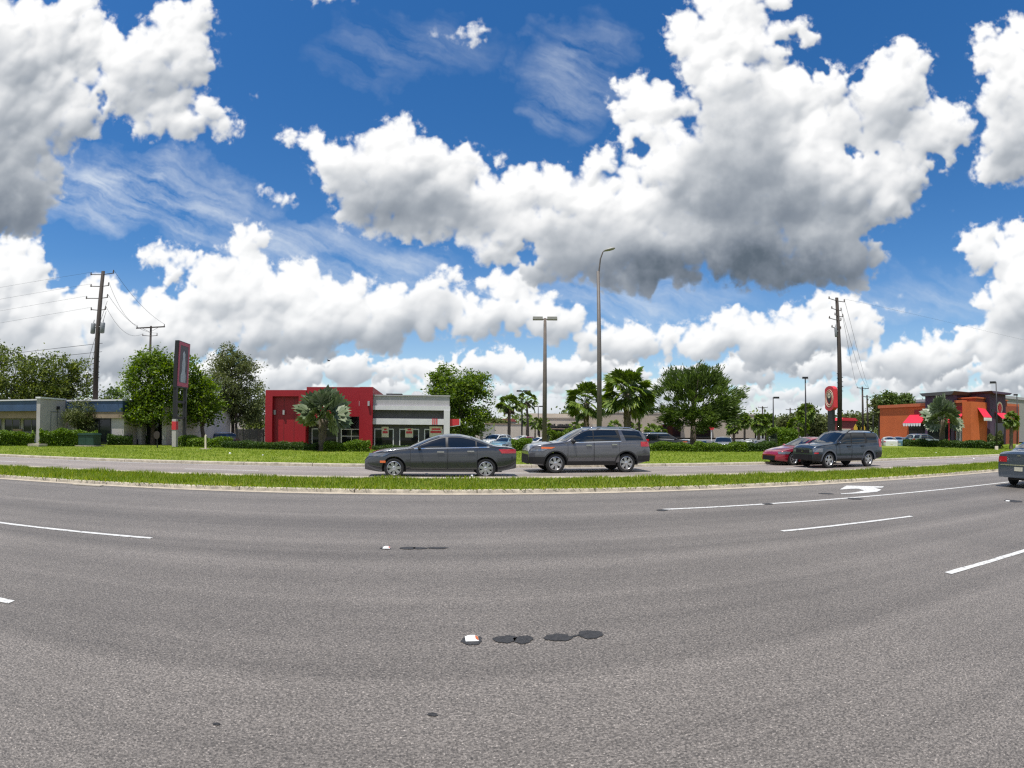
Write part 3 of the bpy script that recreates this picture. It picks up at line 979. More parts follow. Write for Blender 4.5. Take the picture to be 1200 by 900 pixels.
def make_car(name, label, cat, loc, rz, S, body_mat, group=None, full=True):
    """S: side outline in metres from the nose. Local +x is forward, +y the car's left."""
    L, w0 = S['L'], S['W'] / 2
    top, belt = lin(S['top']), lin(S['belt'])
    clear, wx, wr = S['clear'], S['wheels'], S['wr']
    Ra = wr + S.get('gap', .075)
    nf, nr = S.get('nose', .30), S.get('tail', .18)
    prf = ([0, .12, .4, .72, .9, 1], S.get('prof', [.94, .975, 1.0, .99, .972, .945]))
    X = lambda x: L / 2 - x

    def wid(x):
        k = 1.0
        if x < .8:
            k -= nf * ((.8 - x) / .8) ** 2.6
        if x > L - .6:
            k -= nr * ((x - L + .6) / .6) ** 2.4
        return w0 * k

    def z0(x):
        return clear + max(0, (.5 - x)) * .12 + max(0, x - L + .7) * S.get('rise', .18)

    def zb(x):
        z = z0(x)
        for c in wx:
            d = abs(x - c)
            if d < Ra:
                z = max(z, wr + math.sqrt(Ra * Ra - d * d))
        return z

    def sect(x):
        zt = top(x)
        zs = min(belt(x), zt - .03)
        u = zt - zs
        e = min(S.get('re', .085), .5 * u)
        w = wid(x)
        wrf = w * (.945 - S.get('tumble', .2) * min(1, u / .45))
        return zt, zs, e, w, wrf

    def surf(x, z):
        zt, zs, e, w, wrf = sect(x)
        a = z0(x)
        if z <= zs:
            return w * float(np.interp((z - a) / max(zs - a, .05), *prf))
        g = min(1, (z - zs) / max(zt - e - zs, .01))
        return w * .945 + (wrf - w * .945) * g + .022 * math.sin(math.pi * g)

    xs = set(np.round(np.linspace(0, L, 64), 3))
    for c in wx:
        for a in np.linspace(-1, 1, 25):
            xs.add(round(c + Ra * math.sin(a * math.pi / 2), 3))
        xs |= {round(c - Ra - .004, 3), round(c + Ra + .004, 3)}
    xs = sorted(x for x in xs if 0 <= x <= L)
    rows = []
    for x in xs:
        zt, zs, e, w, wrf = sect(x)
        a = min(zb(x), zs - .04)
        half = [(0, a), (surf(x, a) * .9, a)]
        for f in (0, .1, .25, .42, .58, .72, .84, .93, 1):
            z = a + (zs - a) * f
            half.append((surf(x, z), z))
        for g in (.04, .3, .55, .8, 1):
            z = zs + (zt - e - zs) * g
            half.append((surf(x, z), z))
        for k in (.06, .2, .45, .75, 1):
            half.append((wrf * (1 - k), zt - e * (1 - k) ** 2.4))
        rows.append([(X(x), -y, z) for (y, z) in half] + [(X(x), y, z) for (y, z) in half[::-1][1:-1]] + [(X(x), -half[0][0], half[0][1])])
    root = thing(name, label, cat, loc, rz, group)
    b = MB()
    b.grid(rows)
    n = len(rows[0]) - 1
    b.add(rows[0][:n], [tuple(range(n))])
    b.add(rows[-1][:n], [tuple(range(n))[::-1]])
    b.build('body', body_mat, root, True, 50)
    ub = MB()
    ub.box(X(L - .45), -w0 * .62, clear - .02, X(.45), w0 * .62, clear + .42)
    ub.build('underbody', M['black'], root)

    def side(xa, xb, zl, zh, sgn, off=.006, sa=(0, 0), nx=14, nz=6):
        """patch on the flank. zl, zh: numbers or functions of x; sa: x shift of the front/rear end at the top"""
        fl = zl if callable(zl) else (lambda x: zl)
        fh = zh if callable(zh) else (lambda x: zh)
        R = []
        for i in range(nx + 1):
            f = i / nx
            r = []
            for j in range(nz + 1):
                g = j / nz
                x = xa + (xb - xa) * f
                x += ((1 - f) * sa[0] + f * sa[1]) * g
                x = min(max(x, .0), L)
                z = fl(x) + (fh(x) - fl(x)) * g
                r.append((X(x), sgn * (surf(x, z) + off), z))
            R.append(r)
        return R

    def put(nm, m, Rs, parent=root, smooth=True, lab=None):
        bb = MB()
        for R in Rs:
            bb.grid(R)
        o = bb.build(nm, m, parent, smooth)
        if lab:
            o['label'] = lab
        return o

    def tp(xa, xb, ya, yb, off=.008, nx=10, ny=10, inset=.94):
        R = []
        for i in range(nx + 1):
            x = xa + (xb - xa) * i / nx
            zt, zs, e, w, wrf = sect(x)
            R.append([(X(x), wrf * inset * (ya + (yb - ya) * j / ny), zt - e * abs(inset * (ya + (yb - ya) * j / ny)) ** 2.4 + off) for j in range(ny + 1)])
        return R

    # glass
    wsh = S['windshield']
    put('windshield', M['carglass'], [tp(wsh[0], wsh[1], -1, 1)])
    rw = S['rear_window']
    put('rear_window', M['carglass'], [tp(rw[0], rw[1], -1, 1)])
    zlo = lambda x: sect(x)[1] + .035
    zhi = lambda x: max(sect(x)[0] - sect(x)[2] - .025, sect(x)[1] + .05)
    for sgn in (-1, 1):
        if full:   # dark surround with pillars between the panes
            a0, b0 = S['dlo']
            put('window_surround', M['black'], [side(a0, b0, lambda x: sect(x)[1] + .012, lambda x: max(sect(x)[0] - sect(x)[2] - .004, sect(x)[1] + .02), sgn, .004, S.get('dloskew', (0, 0)), 40, 6)])
        for (xa, xb, s0, s1) in S['panes']:
            put('window', M['carglass'], [side(xa, xb, zlo, zhi, sgn, .009, (s0, s1), 20, 6)])
        if full:
            for (xa, xb, s0, s1, hx) in S['doors']:
                zbt = clear + .10
                put('door_seam', M['black'], [side(xa - .012, xb + .012, zbt - .012, lambda x: sect(x)[1] - .002, sgn, .0025, (0, 0), 20, 10)])
                d = put('door', body_mat, [side(xa, xb, zbt, lambda x: sect(x)[1] - .004, sgn, .006, (0, 0), 20, 10)])
                zh = sect(hx)[1] - .11
                hb = MB()
                y = sgn * (surf(hx, zh) + .035)
                hb.obox((X(hx), y, zh), (.11, 0, 0), (0, .018, 0), (0, 0, .022))
                hb.build('handle', M[S.get('handle', 'chrome')], d)
            if S.get('strip'):
                put('chrome_strip', M['chrome'], [side(S['dlo'][0], S['dlo'][1], lambda x: sect(x)[1] - .005, lambda x: sect(x)[1] + .024, sgn, .011, (0, 0), 40, 1)])
            if S.get('clad'):
                ra, rb = wx[0] + Ra + .0, wx[1] - Ra
                put('sill_cladding', M['black'], [side(ra, rb, clear + .005, clear + S['clad'], sgn, .009, (0, 0), 16, 3)])
            if S.get('arch'):
                for c in wx:
                    R = []
                    for a in np.linspace(math.radians(-8), math.radians(188), 25):
                        r = []
                        for k in (0, .5, 1):
                            rr = Ra + k * S['arch']
                            x = c - rr * math.cos(a)
                            z = max(wr + rr * math.sin(a), clear + .01)
                            x = min(max(x, 0), L)
                            r.append((X(x), sgn * (surf(x, z) + .013), z))
                        R.append(r)
                    put('wheel_arch_trim', M[S.get('archmat', 'black')], [R])
        # mirrors
        mx = S['mirror']
        zz = sect(mx)[1] + .06
        y = surf(mx, zz)
        mb = MB()
        ell = []
        for (k, s_) in ((-1, .45), (-.6, .9), (0, 1), (.6, .9), (1, .45)):
            ell.append([(X(mx) + .06 * s_ * math.cos(a), sgn * (y + .11 + .09 * k), zz + .075 * s_ * math.sin(a)) for a in np.linspace(0, 2 * math.pi, 11)])
        mb.grid(ell)
        mb.add(ell[0][:10], [tuple(range(10))])
        mb.add(ell[-1][:10], [tuple(range(10))])
        mb.obox((X(mx), sgn * (y + .02), zz - .03), (.03, 0, 0), (0, .05, 0), (0, 0, .02))
        mb.build('side_mirror', body_mat if not S.get('blackmirror') else M['black'], root, True)
        # lamps
        for (nm, xa, xb, a_, b_, s0, s1, mm) in S['lamps']:
            put(nm, M[mm], [side(xa, xb, a_, b_, sgn, .010, (s0, s1), 10, 4)])
    # nose and tail plates
    for (nm, end, ya, yb, a_, b_, mm) in S.get('ends', []):
        xx = X(0) + .008 if end == 'front' else X(L) - .008
        bb = MB()
        R = [[(xx, ya + (yb - ya) * i / 4, a_ + (b_ - a_) * j / 2) for j in range(3)] for i in range(5)]
        bb.grid(R, flip=(end != 'front'))
        bb.build(nm, M[mm], root)
    if S.get('rails'):
        for sgn in (-1, 1):
            ra, rb = S['rails']
            bb = MB()
            ps = []
            for f in np.linspace(0, 1, 9):
                x = ra + (rb - ra) * f
                zt, zs, e, w, wrf = sect(x)
                ps.append((X(x), sgn * wrf * .88, zt - e * .88 ** 2.4 + (.075 if 0 < f < 1 else .0)))
            bb.tube(ps, .022, 6)
            bb.build('roof_rail', M[S.get('railmat', 'chrome')], root, True)
    # wheels
    for c in wx:
        for sgn in (-1, 1):
            tw = .21
            yo = sgn * (w0 - .02)
            t = MB()
            prof = [(0, wr * .62), (-.01, wr * .70), (0.0, wr * .8), (.0, wr * .92), (-.03, wr), (-tw + .03, wr), (-tw, wr * .9), (-tw, wr * .5)]
            t.lathe_y([(p[0] * sgn, p[1]) for p in prof], X(c), yo, wr, 32)
            tyre = t.build('wheel', M['tyre'], root, True, 40)
            r = MB()
            y_ = lambda d: yo - sgn * d
            r.lathe_y([(-sgn * .005, wr * .70), (sgn * .002, wr * .66), (-sgn * .02, wr * .61), (-sgn * .05, wr * .58)], X(c), yo, wr, 32)
            r.lathe_y([(-sgn * .02, .0001), (-sgn * .015, wr * .12), (-sgn * .03, wr * .2)], X(c), yo, wr, 20)
            ns = S.get('spokes', 6)
            for k in range(ns):
                a = 2 * math.pi * k / ns + .3
                rad = Vector((math.cos(a), 0, math.sin(a)))
                tan = Vector((-math.sin(a), 0, math.cos(a)))
                ctr = Vector((X(c), y_(.028), wr))
                p0, p1 = ctr + rad * wr * .12, ctr + rad * wr * .63
                wa, wb = wr * .10, wr * S.get('spokew', .15)
                dn = Vector((0, -sgn * .03, 0))
                r.add([p0 - tan * wa, p0 + tan * wa, p1 + tan * wb, p1 - tan * wb, p0 - tan * wa + dn, p0 + tan * wa + dn, p1 + tan * wb + dn, p1 - tan * wb + dn],
                      [(0, 1, 2, 3), (7, 6, 5, 4), (0, 4, 5, 1), (1, 5, 6, 2), (2, 6, 7, 3), (3, 7, 4, 0)])
            r.build('rim', M['rim'], tyre, True, 35)
            d = MB()
            d.lathe_y([(-sgn * .09, .0001), (-sgn * .09, wr * .6)], X(c), yo, wr, 20)
            d.build('brake_disc', M['black'], tyre)
    return root


SEDAN = dict(L=4.92, W=1.84, clear=.21, wheels=[.97, 3.91], wr=.325, gap=.06, nose=.32, tail=.2,
             top=[(0, .60), (.06, .70), (.18, .80), (.4, .885), (.7, .93), (1.1, .965), (1.42, .995), (1.7, 1.12), (2.1, 1.285), (2.45, 1.395), (2.75, 1.435), (3.1, 1.43), (3.45, 1.365), (3.8, 1.24), (4.1, 1.12), (4.3, 1.065), (4.6, 1.045), (4.82, 1.03), (4.92, .95)],
             belt=[(0, .58), (.2, .72), (.6, .84), (1.1, .91), (1.5, .945), (2.2, .965), (3.2, .985), (4.0, 1.01), (4.6, 1.0), (4.92, .92)],
             windshield=(1.5, 2.42), rear_window=(3.45, 4.15), dlo=(1.62, 4.02), panes=[(1.72, 2.62, 0, 0), (2.70, 3.58, 0, 0), (3.62, 3.97, 0, 0)],
             doors=[(1.50, 2.66, 0, 0, 2.46), (2.70, 3.62, 0, 0, 3.42)], mirror=1.78, strip=True, handle='chrome', spokes=7, spokew=.16, tumble=.21,
             lamps=[('headlight', .14, .62, .70, .80, .0, .22, 'headlamp'), ('side_marker', .52, .70, .50, .57, 0, 0, 'amber'), ('taillight', 4.42, 4.91, .82, .95, -.1, 0, 'redlens')],
             ends=[('grille', 'front', -.56, .56, .28, .56, 'matt'), ('plate', 'rear', -.16, .16, .55, .68, 'plate')])
EXPL = dict(L=4.92, W=1.98, clear=.30, wheels=[1.02, 3.88], wr=.37, gap=.075, nose=.19, tail=.11, rise=.22,
            top=[(0, .84), (.04, 1.0), (.14, 1.07), (.45, 1.13), (.85, 1.18), (1.25, 1.215), (1.42, 1.28), (1.8, 1.50), (2.1, 1.665), (2.28, 1.72), (2.8, 1.75), (3.7, 1.75), (4.35, 1.725), (4.58, 1.68), (4.70, 1.50), (4.82, 1.26), (4.88, 1.18), (4.92, .98)],
            belt=[(0, .80), (.15, .97), (.5, 1.05), (1.0, 1.11), (1.4, 1.15), (2.2, 1.175), (3.2, 1.20), (4.2, 1.235), (4.75, 1.24), (4.92, 1.0)],
            windshield=(1.34, 2.2), rear_window=(4.60, 4.80), dlo=(1.62, 3.66), dloskew=(0, -.1), panes=[(1.72, 2.50, 0, 0), (2.54, 3.60, 0, -.18), (3.86, 4.62, -.16, -.18)],
            doors=[(1.50, 2.52, 0, 0, 2.32), (2.56, 3.58, 0, 0, 3.36)], mirror=1.72, strip=True, handle='chrome', spokes=6, spokew=.17, tumble=.13, re=.08, clad=.16, arch=.05, rails=(2.3, 4.35), railmat='chrome', blackmirror=True,
            lamps=[('headlight', .08, .52, .84, .93, 0, .2, 'headlamp'), ('turn_signal', .46, .86, .93, 1.0, .0, .14, 'amber'), ('taillight', 4.48, 4.91, 1.02, 1.21, 0, -.06, 'redlens'), ('bumper', 0.0, .58, .36, .62, 0, 0, 'black'), ('bumper', 4.36, 4.92, .42, .66, 0, 0, 'black')],
            ends=[('bumper', 'front', -.74, .74, .34, .60, 'matt'), ('grille', 'front', -.70, .70, .602, .70, 'matt'), ('plate', 'rear', -.16, .16, .75, .88, 'plate')])
CRV = dict(L=4.58, W=1.80, clear=.30, wheels=[.90, 3.54], wr=.345, gap=.075, nose=.17, tail=.09, rise=.2,
           top=[(0, .90), (.04, .99), (.15, 1.03), (.6, 1.075), (1.08, 1.11), (1.2, 1.15), (1.5, 1.36), (1.82, 1.59), (2.0, 1.645), (2.5, 1.675), (3.4, 1.68), (4.1, 1.665), (4.28, 1.62), (4.40, 1.40), (4.50, 1.15), (4.58, 1.02)],
           belt=[(0, .80), (.2, .92), (.6, 1.0), (1.1, 1.04), (2.0, 1.06), (3.2, 1.08), (4.3, 1.10), (4.58, .96)],
           windshield=(1.16, 1.92), rear_window=(4.29, 4.47), dlo=(1.42, 3.42), panes=[(1.52, 2.30, 0, 0), (2.38, 3.30, 0, -.08), (3.46, 4.18, -.1, -.14)],
           doors=[(1.34, 2.33, 0, 0, 2.14), (2.37, 3.28, 0, 0, 3.08)], mirror=1.48, handle='black', spokes=5, spokew=.2, tumble=.12, re=.09, clad=.12, arch=.07, archmat='bluegrey',
           rails=(2.2, 4.0), railmat='black',
           lamps=[('headlight', .0, .46, .72, .88, 0, .06, 'headlamp'), ('taillight', 4.30, 4.57, .92, 1.30, 0, 0, 'redlens'), ('bumper', 0.0, .5, .34, .62, 0, 0, 'black'), ('bumper', 4.1, 4.58, .42, .66, 0, 0, 'black'), ('turn_signal', .06, .26, .64, .70, 0, 0, 'redlens')],
           ends=[('bumper', 'front', -.70, .70, .36, .60, 'matt'), ('grille', 'front', -.48, .48, .66, .80, 'matt'), ('headlight', 'front', -.68, -.50, .70, .82, 'headlamp'), ('headlight', 'front', .50, .68, .70, .82, 'headlamp'), ('emblem', 'front', -.07, .07, .70, .76, 'chrome'), ('plate', 'rear', -.16, .16, .75, .88, 'plate')])
REDCAR = dict(L=4.6, W=1.74, clear=.19, wheels=[.92, 3.55], wr=.31, gap=.06, nose=.34, tail=.2,
              top=[(0, .52), (.06, .62), (.25, .71), (.7, .80), (1.15, .87), (1.35, .93), (1.8, 1.13), (2.2, 1.29), (2.5, 1.345), (2.9, 1.35), (3.2, 1.31), (3.6, 1.13), (3.9, 1.0), (4.2, .97), (4.5, .95), (4.6, .86)],
              belt=[(0, .50), (.3, .66), (.8, .77), (1.3, .84), (2.2, .88), (3.4, .90), (4.2, .92), (4.6, .84)],
              windshield=(1.32, 2.2), rear_window=(3.25, 3.86), dlo=(1.5, 3.55), panes=[(1.6, 2.38, 0, 0), (2.46, 3.4, 0, 0)],
              doors=[(1.4, 2.42, 0, 0, 2.22), (2.46, 3.36, 0, 0, 3.16)], mirror=1.62, handle='black', spokes=6, tumble=.21,
              lamps=[('headlight', .10, .60, .54, .66, 0, .14, 'headlamp'), ('taillight', 4.25, 4.59, .70, .86, 0, 0, 'redlens')],
              ends=[('grille', 'front', -.50, .50, .24, .46, 'matt')])
REARCAR = dict(L=4.75, W=1.80, clear=.22, wheels=[.95, 3.62], wr=.33, gap=.06, nose=.32, tail=.11, rise=.12,
               top=[(0, .58), (.06, .68), (.3, .80), (.8, .90), (1.3, .97), (1.55, 1.05), (2.0, 1.26), (2.4, 1.40), (2.75, 1.45), (3.1, 1.43), (3.5, 1.31), (3.85, 1.16), (4.1, 1.10), (4.5, 1.085), (4.68, 1.07), (4.75, 1.0)],
               belt=[(0, .56), (.3, .74), (.8, .86), (1.4, .93), (2.4, .96), (3.6, .99), (4.3, 1.02), (4.75, .96)],
               windshield=(1.5, 2.36), rear_window=(3.2, 3.92), dlo=(1.66, 3.75), panes=[(1.76, 2.55, 0, 0), (2.63, 3.45, 0, 0), (3.49, 3.72, 0, 0)],
               doors=[(1.55, 2.59, 0, 0, 2.4), (2.63, 3.5, 0, 0, 3.3)], mirror=1.82, handle='black', spokes=6, tumble=.2,
               lamps=[('headlight', .12, .6, .66, .78, 0, .14, 'headlamp'), ('taillight', 4.46, 4.74, .76, .93, -.05, 0, 'redlens')],
               ends=[('taillight', 'rear', -.775, -.46, .76, .92, 'redlens'), ('taillight', 'rear', .46, .775, .76, .92, 'redlens'), ('emblem', 'rear', -.06, .06, .935, .975, 'chrome'), ('plate', 'rear', -.16, .16, .50, .62, 'plate'), ('bumper', 'rear', -.72, .72, .66, .69, 'chrome')])
M['matt'] = mat('matt_grille', (.016, .016, .017), .9, var=.2, spec=.15)
M['bluegrey'] = mat('blue_grey_cladding', (.09, .10, .12), .55, var=.1)
P_SEDAN = paint('graphite_paint', (.052, .055, .062), .5)
P_EXPL = paint('steel_grey_paint', (.115, .115, .125), .5)
P_CRV = paint('slate_blue_paint', (.028, .042, .062), .35)
P_RED = paint('maroon_paint', (.26, .008, .022), .25)
P_REAR = paint('teal_grey_paint', (.065, .085, .11), .4)
P_WHITE = paint('white_car_paint', (.62, .62, .60), 0)
P_SILVER = paint('silver_car_paint', (.34, .36, .37), .6)
P_NAVY = paint('navy_car_paint', (.008, .016, .04), .3)
P_BLACK = paint('black_car_paint', (.008, .009, .011), .2)
P_BLUE = paint('pale_blue_car_paint', (.14, .26, .33), .3)
P_SAGE = paint('sage_van_paint', (.20, .24, .22), .3)


def car_tc(x, c):
    return W(tcx(x, c), c)


LEFT = PSI + math.pi
RIGHT = PSI
make_car('sedan', 'graphite grey sedan driving left in front of the grey restaurant', 'car', car_tc(516, 18.3), LEFT, SEDAN, P_SEDAN, 'cars on the far road')
make_car('suv', 'steel grey three row SUV with chrome trim following the graphite sedan', 'car', car_tc(686, 20.4), LEFT, EXPL, P_EXPL, 'cars on the far road').scale = (.965, .965, .965)
make_car('suv', 'slate blue compact SUV driving past the round red sign', 'car', car_tc(983, 19.9), LEFT, CRV, P_CRV, 'cars on the far road')
make_car('sedan', 'dark red sedan half hidden beside the slate blue SUV', 'car', car_tc(931, 23.0) - W(0, .9), LEFT, REDCAR, P_RED, 'cars on the far road')
tr = tcx(1171, 9.0)
make_car('sedan', 'blue grey sedan driving away at the right edge of the near road', 'car', W(tr + 2.4 + .9, 8.75), RIGHT, REARCAR, P_REAR)


def parked(x, r, rot, S, p, label, nm='parked_car', full=False, z=-.75):
    return make_car(nm, label, 'car', at(x, r) + Vector((0, 0, z)), rot, S, p, 'cars parked in the lots', full)


parked(777, 49.5, RIGHT + .12, EXPL, P_BLACK, 'black SUV parked behind the hedge, left of the spraying tree', full=True, z=-.36)
parked(803, 60, LEFT + .8, SEDAN, P_WHITE, 'white car parked just left behind the spraying tree trunk')
parked(828, 56, RIGHT + .9, SEDAN, P_NAVY, 'dark car parked just right of the spraying tree trunk')
parked(848, 58, LEFT + 1.0, EXPL, P_SILVER, 'silver van parked between the spraying tree and the brown fronded palm')
parked(870, 56, LEFT + .3, SEDAN, P_WHITE, 'white sedan parked in front of the dense round palm')
parked(876, 66, RIGHT + .8, SEDAN, P_WHITE, 'white car parked farther back behind the dense round palm trunk')
parked(891, 62, RIGHT + 1.0, SEDAN, P_SILVER, 'silver car parked under the pair of palms by the mall corner')
parked(580, 62, LEFT + .9, EXPL, P_WHITE, 'white SUV parked behind the boot of the graphite sedan')
parked(590, 60, LEFT + 1.1, SEDAN, P_BLUE, 'pale blue car parked beside the white SUV behind the graphite sedan')
parked(616, 82, RIGHT + .4, SEDAN, P_WHITE, 'white car parked under the leaning thin palm')
parked(622, 72, RIGHT + .2, SEDAN, P_RED, 'red car parked under the leaning thin palm')
parked(629, 64, LEFT + .6, SEDAN, P_WHITE, 'white car parked just left of the pale parking lamp')
parked(232, 55, LEFT - .2, SEDAN, P_NAVY, 'navy car parked behind the mounded hedge, left of the pale stake')
parked(252, 56, LEFT + .5, EXPL, P_NAVY, 'navy pickup sized car parked behind the mounded hedge, right of the pale stake')
parked(197, 56, RIGHT + .2, SEDAN, P_WHITE, 'white car parked behind the foot of the tall black sign')
parked(1041, 68, RIGHT + .9, SEDAN, P_WHITE, 'white car parked at the left corner of the orange building', z=-.3)
parked(1052, 69, RIGHT + .8, SEDAN, P_BLUE, 'pale blue car parked along the orange wall', z=-.3)
parked(1064, 70, RIGHT + .8, SEDAN, P_NAVY, 'dark blue car parked along the orange wall', z=-.3)
parked(1083, 70, RIGHT - .3, EXPL, P_SAGE, 'sage minivan parked under the left red awning', z=-.3)


# ------------------------------------------------------------------ poles, wires, lamps
def utility_pole(label, x, r, xt, yt, arms, cans, rad=.17):
    b0 = at(x, r)
    h = zat(xt, yt, r)
    tp_ = at(xt, r, yt)
    lean = tp_ - b0
    root = thing('utility_pole', label, 'utility pole', b0, PSI, 'utility poles')
    lx, ly = lean.x * CP + lean.y * SP, -lean.x * SP + lean.y * CP
    b = MB()
    b.tube([(0, 0, -.95), (lx * .5, ly * .5, h * .5), (lx, ly, h)], [rad * 1.15, rad, rad * .72], 12)
    b.build('pole', M['wood'], root, True)
    ends = []
    for (z, l0, l1, kind) in arms:
        k = z / h
        o = Vector((lx * k, ly * k, z))
        a = MB()
        if kind == 'c':   # cross-arm
            a.obox(o + Vector(((l1 + l0) / 2, -.16, 0)), ((l1 - l0) / 2, 0, 0), (0, .055, 0), (0, 0, .065))
            a.tube([o + Vector((0, -.16, -.55)), o + Vector((l1 * .55, -.16, -.05))], .02, 5)
            a.tube([o + Vector((0, -.16, -.55)), o + Vector((l0 * .55, -.16, -.05))], .02, 5)
        else:
            a.tube([o + Vector((l0, -.1, .12)), o + Vector((0, -.1, 0)), o + Vector((l1, -.1, .03))], .035, 6)
        arm = a.build('crossarm', M['wood'], root)
        for q in (l0, l1):
            ib = MB()
            p = o + Vector((q * .95, -.14, .06))
            for i_, rr in enumerate((.07, .045, .08, .045, .06)):
                ib.tube([p + Vector((0, 0, .05 * i_)), p + Vector((0, 0, .05 * i_ + .03))], rr, 8)
            ib.build('insulator', M['porcelain'], arm)
            ends.append(root.location + Matrix.Rotation(PSI, 3, 'Z') @ (p + Vector((0, 0, .25))))
    for (z, q, s_) in cans:
        k = z / h
        o = Vector((lx * k + q, ly * k - .1, z))
        a = MB()
        a.tube([o + Vector((0, 0, -.45)), o + Vector((0, 0, -.4)), o + Vector((0, 0, .4)), o + Vector((0, 0, .45))], [.2 * s_, .25 * s_, .25 * s_, .2 * s_], 14)
        a.tube([o + Vector((0, 0, .4)), o + Vector((.05, 0, .75))], .04, 6)
        a.obox(o + Vector((-q * .5, 0, .1)), (abs(q) * .4, 0, 0), (0, .03, 0), (0, 0, .05))
        a.build('transformer', M['greybox'], root, True)
    for z in (h * .38, h * .41, h * .44, h * .47):
        k = z / h
        o = Vector((lx * k, ly * k, z))
        for sx, dz in ((1, 0), (-1, .3)):
            hb = MB()
            hb.obox(o + Vector((sx * .24, -.05, dz)), (.16, 0, 0), (0, .03, 0), (0, 0, .03))
            hb.build('bracket', M['blackmetal'], root)
    return root, ends, h


def Zs(x, r, ys):
    return [zat(x, y, r) for y in ys]


RA = 50
z1, z2, z3, z4, z5 = Zs(118, RA, (322, 336, 350, 364, 385))
pA, eA, hA = utility_pole('tallest leaning utility pole with transformers, by the green box', 112.5, RA, 121, 318, [(z1, -1.35, 1.3, 't'), (z2, -1.2, .9, 't'), (z3, -1.6, .9, 't'), (z4, -.9, .8, 't')], [(z5, -.5, .9), (z5, .55, .9)], .24)
RT = 66
zt1, zt2 = Zs(177, RT, (384, 394))
pT, eT, hT = utility_pole('wooden utility pole with a long crossarm rising out of the bright green tree', 177, RT, 177, 382, [(zt1, -2.0, 2.0, 'c'), (zt2, -1.1, 1.0, 't')], [], .17)
RB = 54
zb1, zb2, zb3, zb4, zb5 = Zs(981, RB, (353, 364, 371, 376, 386))
pB, eB, hB = utility_pole('tall dark utility pole right beside the round red sign', 983, RB, 980.5, 349, [(zb1, -1.2, .95, 't'), (zb2, -.9, .4, 't'), (zb3, -.5, .6, 't'), (zb4, -1.3, .3, 't'), (zb5, -1.0, .2, 't')], [(zat(981, 390, RB), -.45, .55)], .23)
pC, eC, hC = utility_pole('distant utility pole, left of the two by the orange roof', 1011, 118, 1010.5, 453, [(zat(1010, 455, 118), -1.8, 1.8, 'c')], [], .24)
pD, eD, hD = utility_pole('distant utility pole, right of the two by the orange roof', 1017, 132, 1016, 463, [(zat(1016, 465, 132), -1.7, 1.7, 'c')], [], .24)
pE, eE, hE = utility_pole('distant utility pole over the mall corner', 894, 150, 893.5, 476, [(zat(893, 477.5, 150), -1.6, 1.6, 'c')], [], .24)
pF, eF, hF = utility_pole('distant utility pole left of the tall black lamp post', 926, 165, 926, 478, [(zat(926, 480, 165), -1.8, 1.8, 'c')], [], .26)


def wire(label, a, b, sag, rad=.014, n=22):
    a, b = Vector(a), Vector(b)
    ps = [a.lerp(b, i / n) - Vector((0, 0, sag * 4 * (i / n) * (1 - i / n))) for i in range(n + 1)]
    o = MB().tube(ps, rad, 5).build('power_line', M['wire'])
    return tag(o, label, 'cable', 'overhead power lines')


def off(p, dx):
    return p + W(dx, 0)


LW = ['power line running left off the tall leaning pole from its top arm', 'power line running left off the tall leaning pole from its second arm', 'power line running left off the tall leaning pole from its third arm', 'power line running left off the tall leaning pole below its third arm']
for i, lb in enumerate(LW):
    p = eA[2 * i]
    wire(lb, p, p + W(-70, -4 - i, .5), 1.0 + .25 * i, .008)
zc1, zc2 = zat(116, 412, RA), zat(116, 402, RA)
for z, lb in ((zc1, 'lower thick cable running left off the tall leaning pole'), (zc2, 'upper thick cable running left off the tall leaning pole')):
    q = at(116, RA) + Vector((0, 0, z))
    wire(lb, q, q + W(-70, -2, .3), .9, .02)
for i, lb in enumerate(('upper line from the tall leaning pole down to the long crossarm', 'second line from the tall leaning pole down to the long crossarm', 'third line from the tall leaning pole down to the crossarm pole', 'lowest line from the tall leaning pole to the crossarm pole')):
    wire(lb, eA[2 * i + 1], eT[(1, 0, 3, 2)[i]], .5 + .2 * i)
for i, lb in enumerate(('nearer guy wire of the tall leaning pole', 'farther guy wire of the tall leaning pole')):
    wire(lb, at(117, RA) + Vector((0, 0, zat(117, 352 + 12 * i, RA))), at(79 + 6 * i, RA + 4) + Vector((0, 0, 0)), 0, .02)
for i, lb in enumerate(('upper line from the dark pole to the left distant pole', 'middle line from the dark pole to the left distant pole', 'lower line from the dark pole to the left distant pole')):
    wire(lb, eB[(1, 3, 5)[i]], eC[(1, 0, 1)[i]], 1.0 + .4 * i, .018)
wire('line from the dark pole off to the right', eB[1], eB[1] + W(90, -6, 1.0), 1.2, .007)


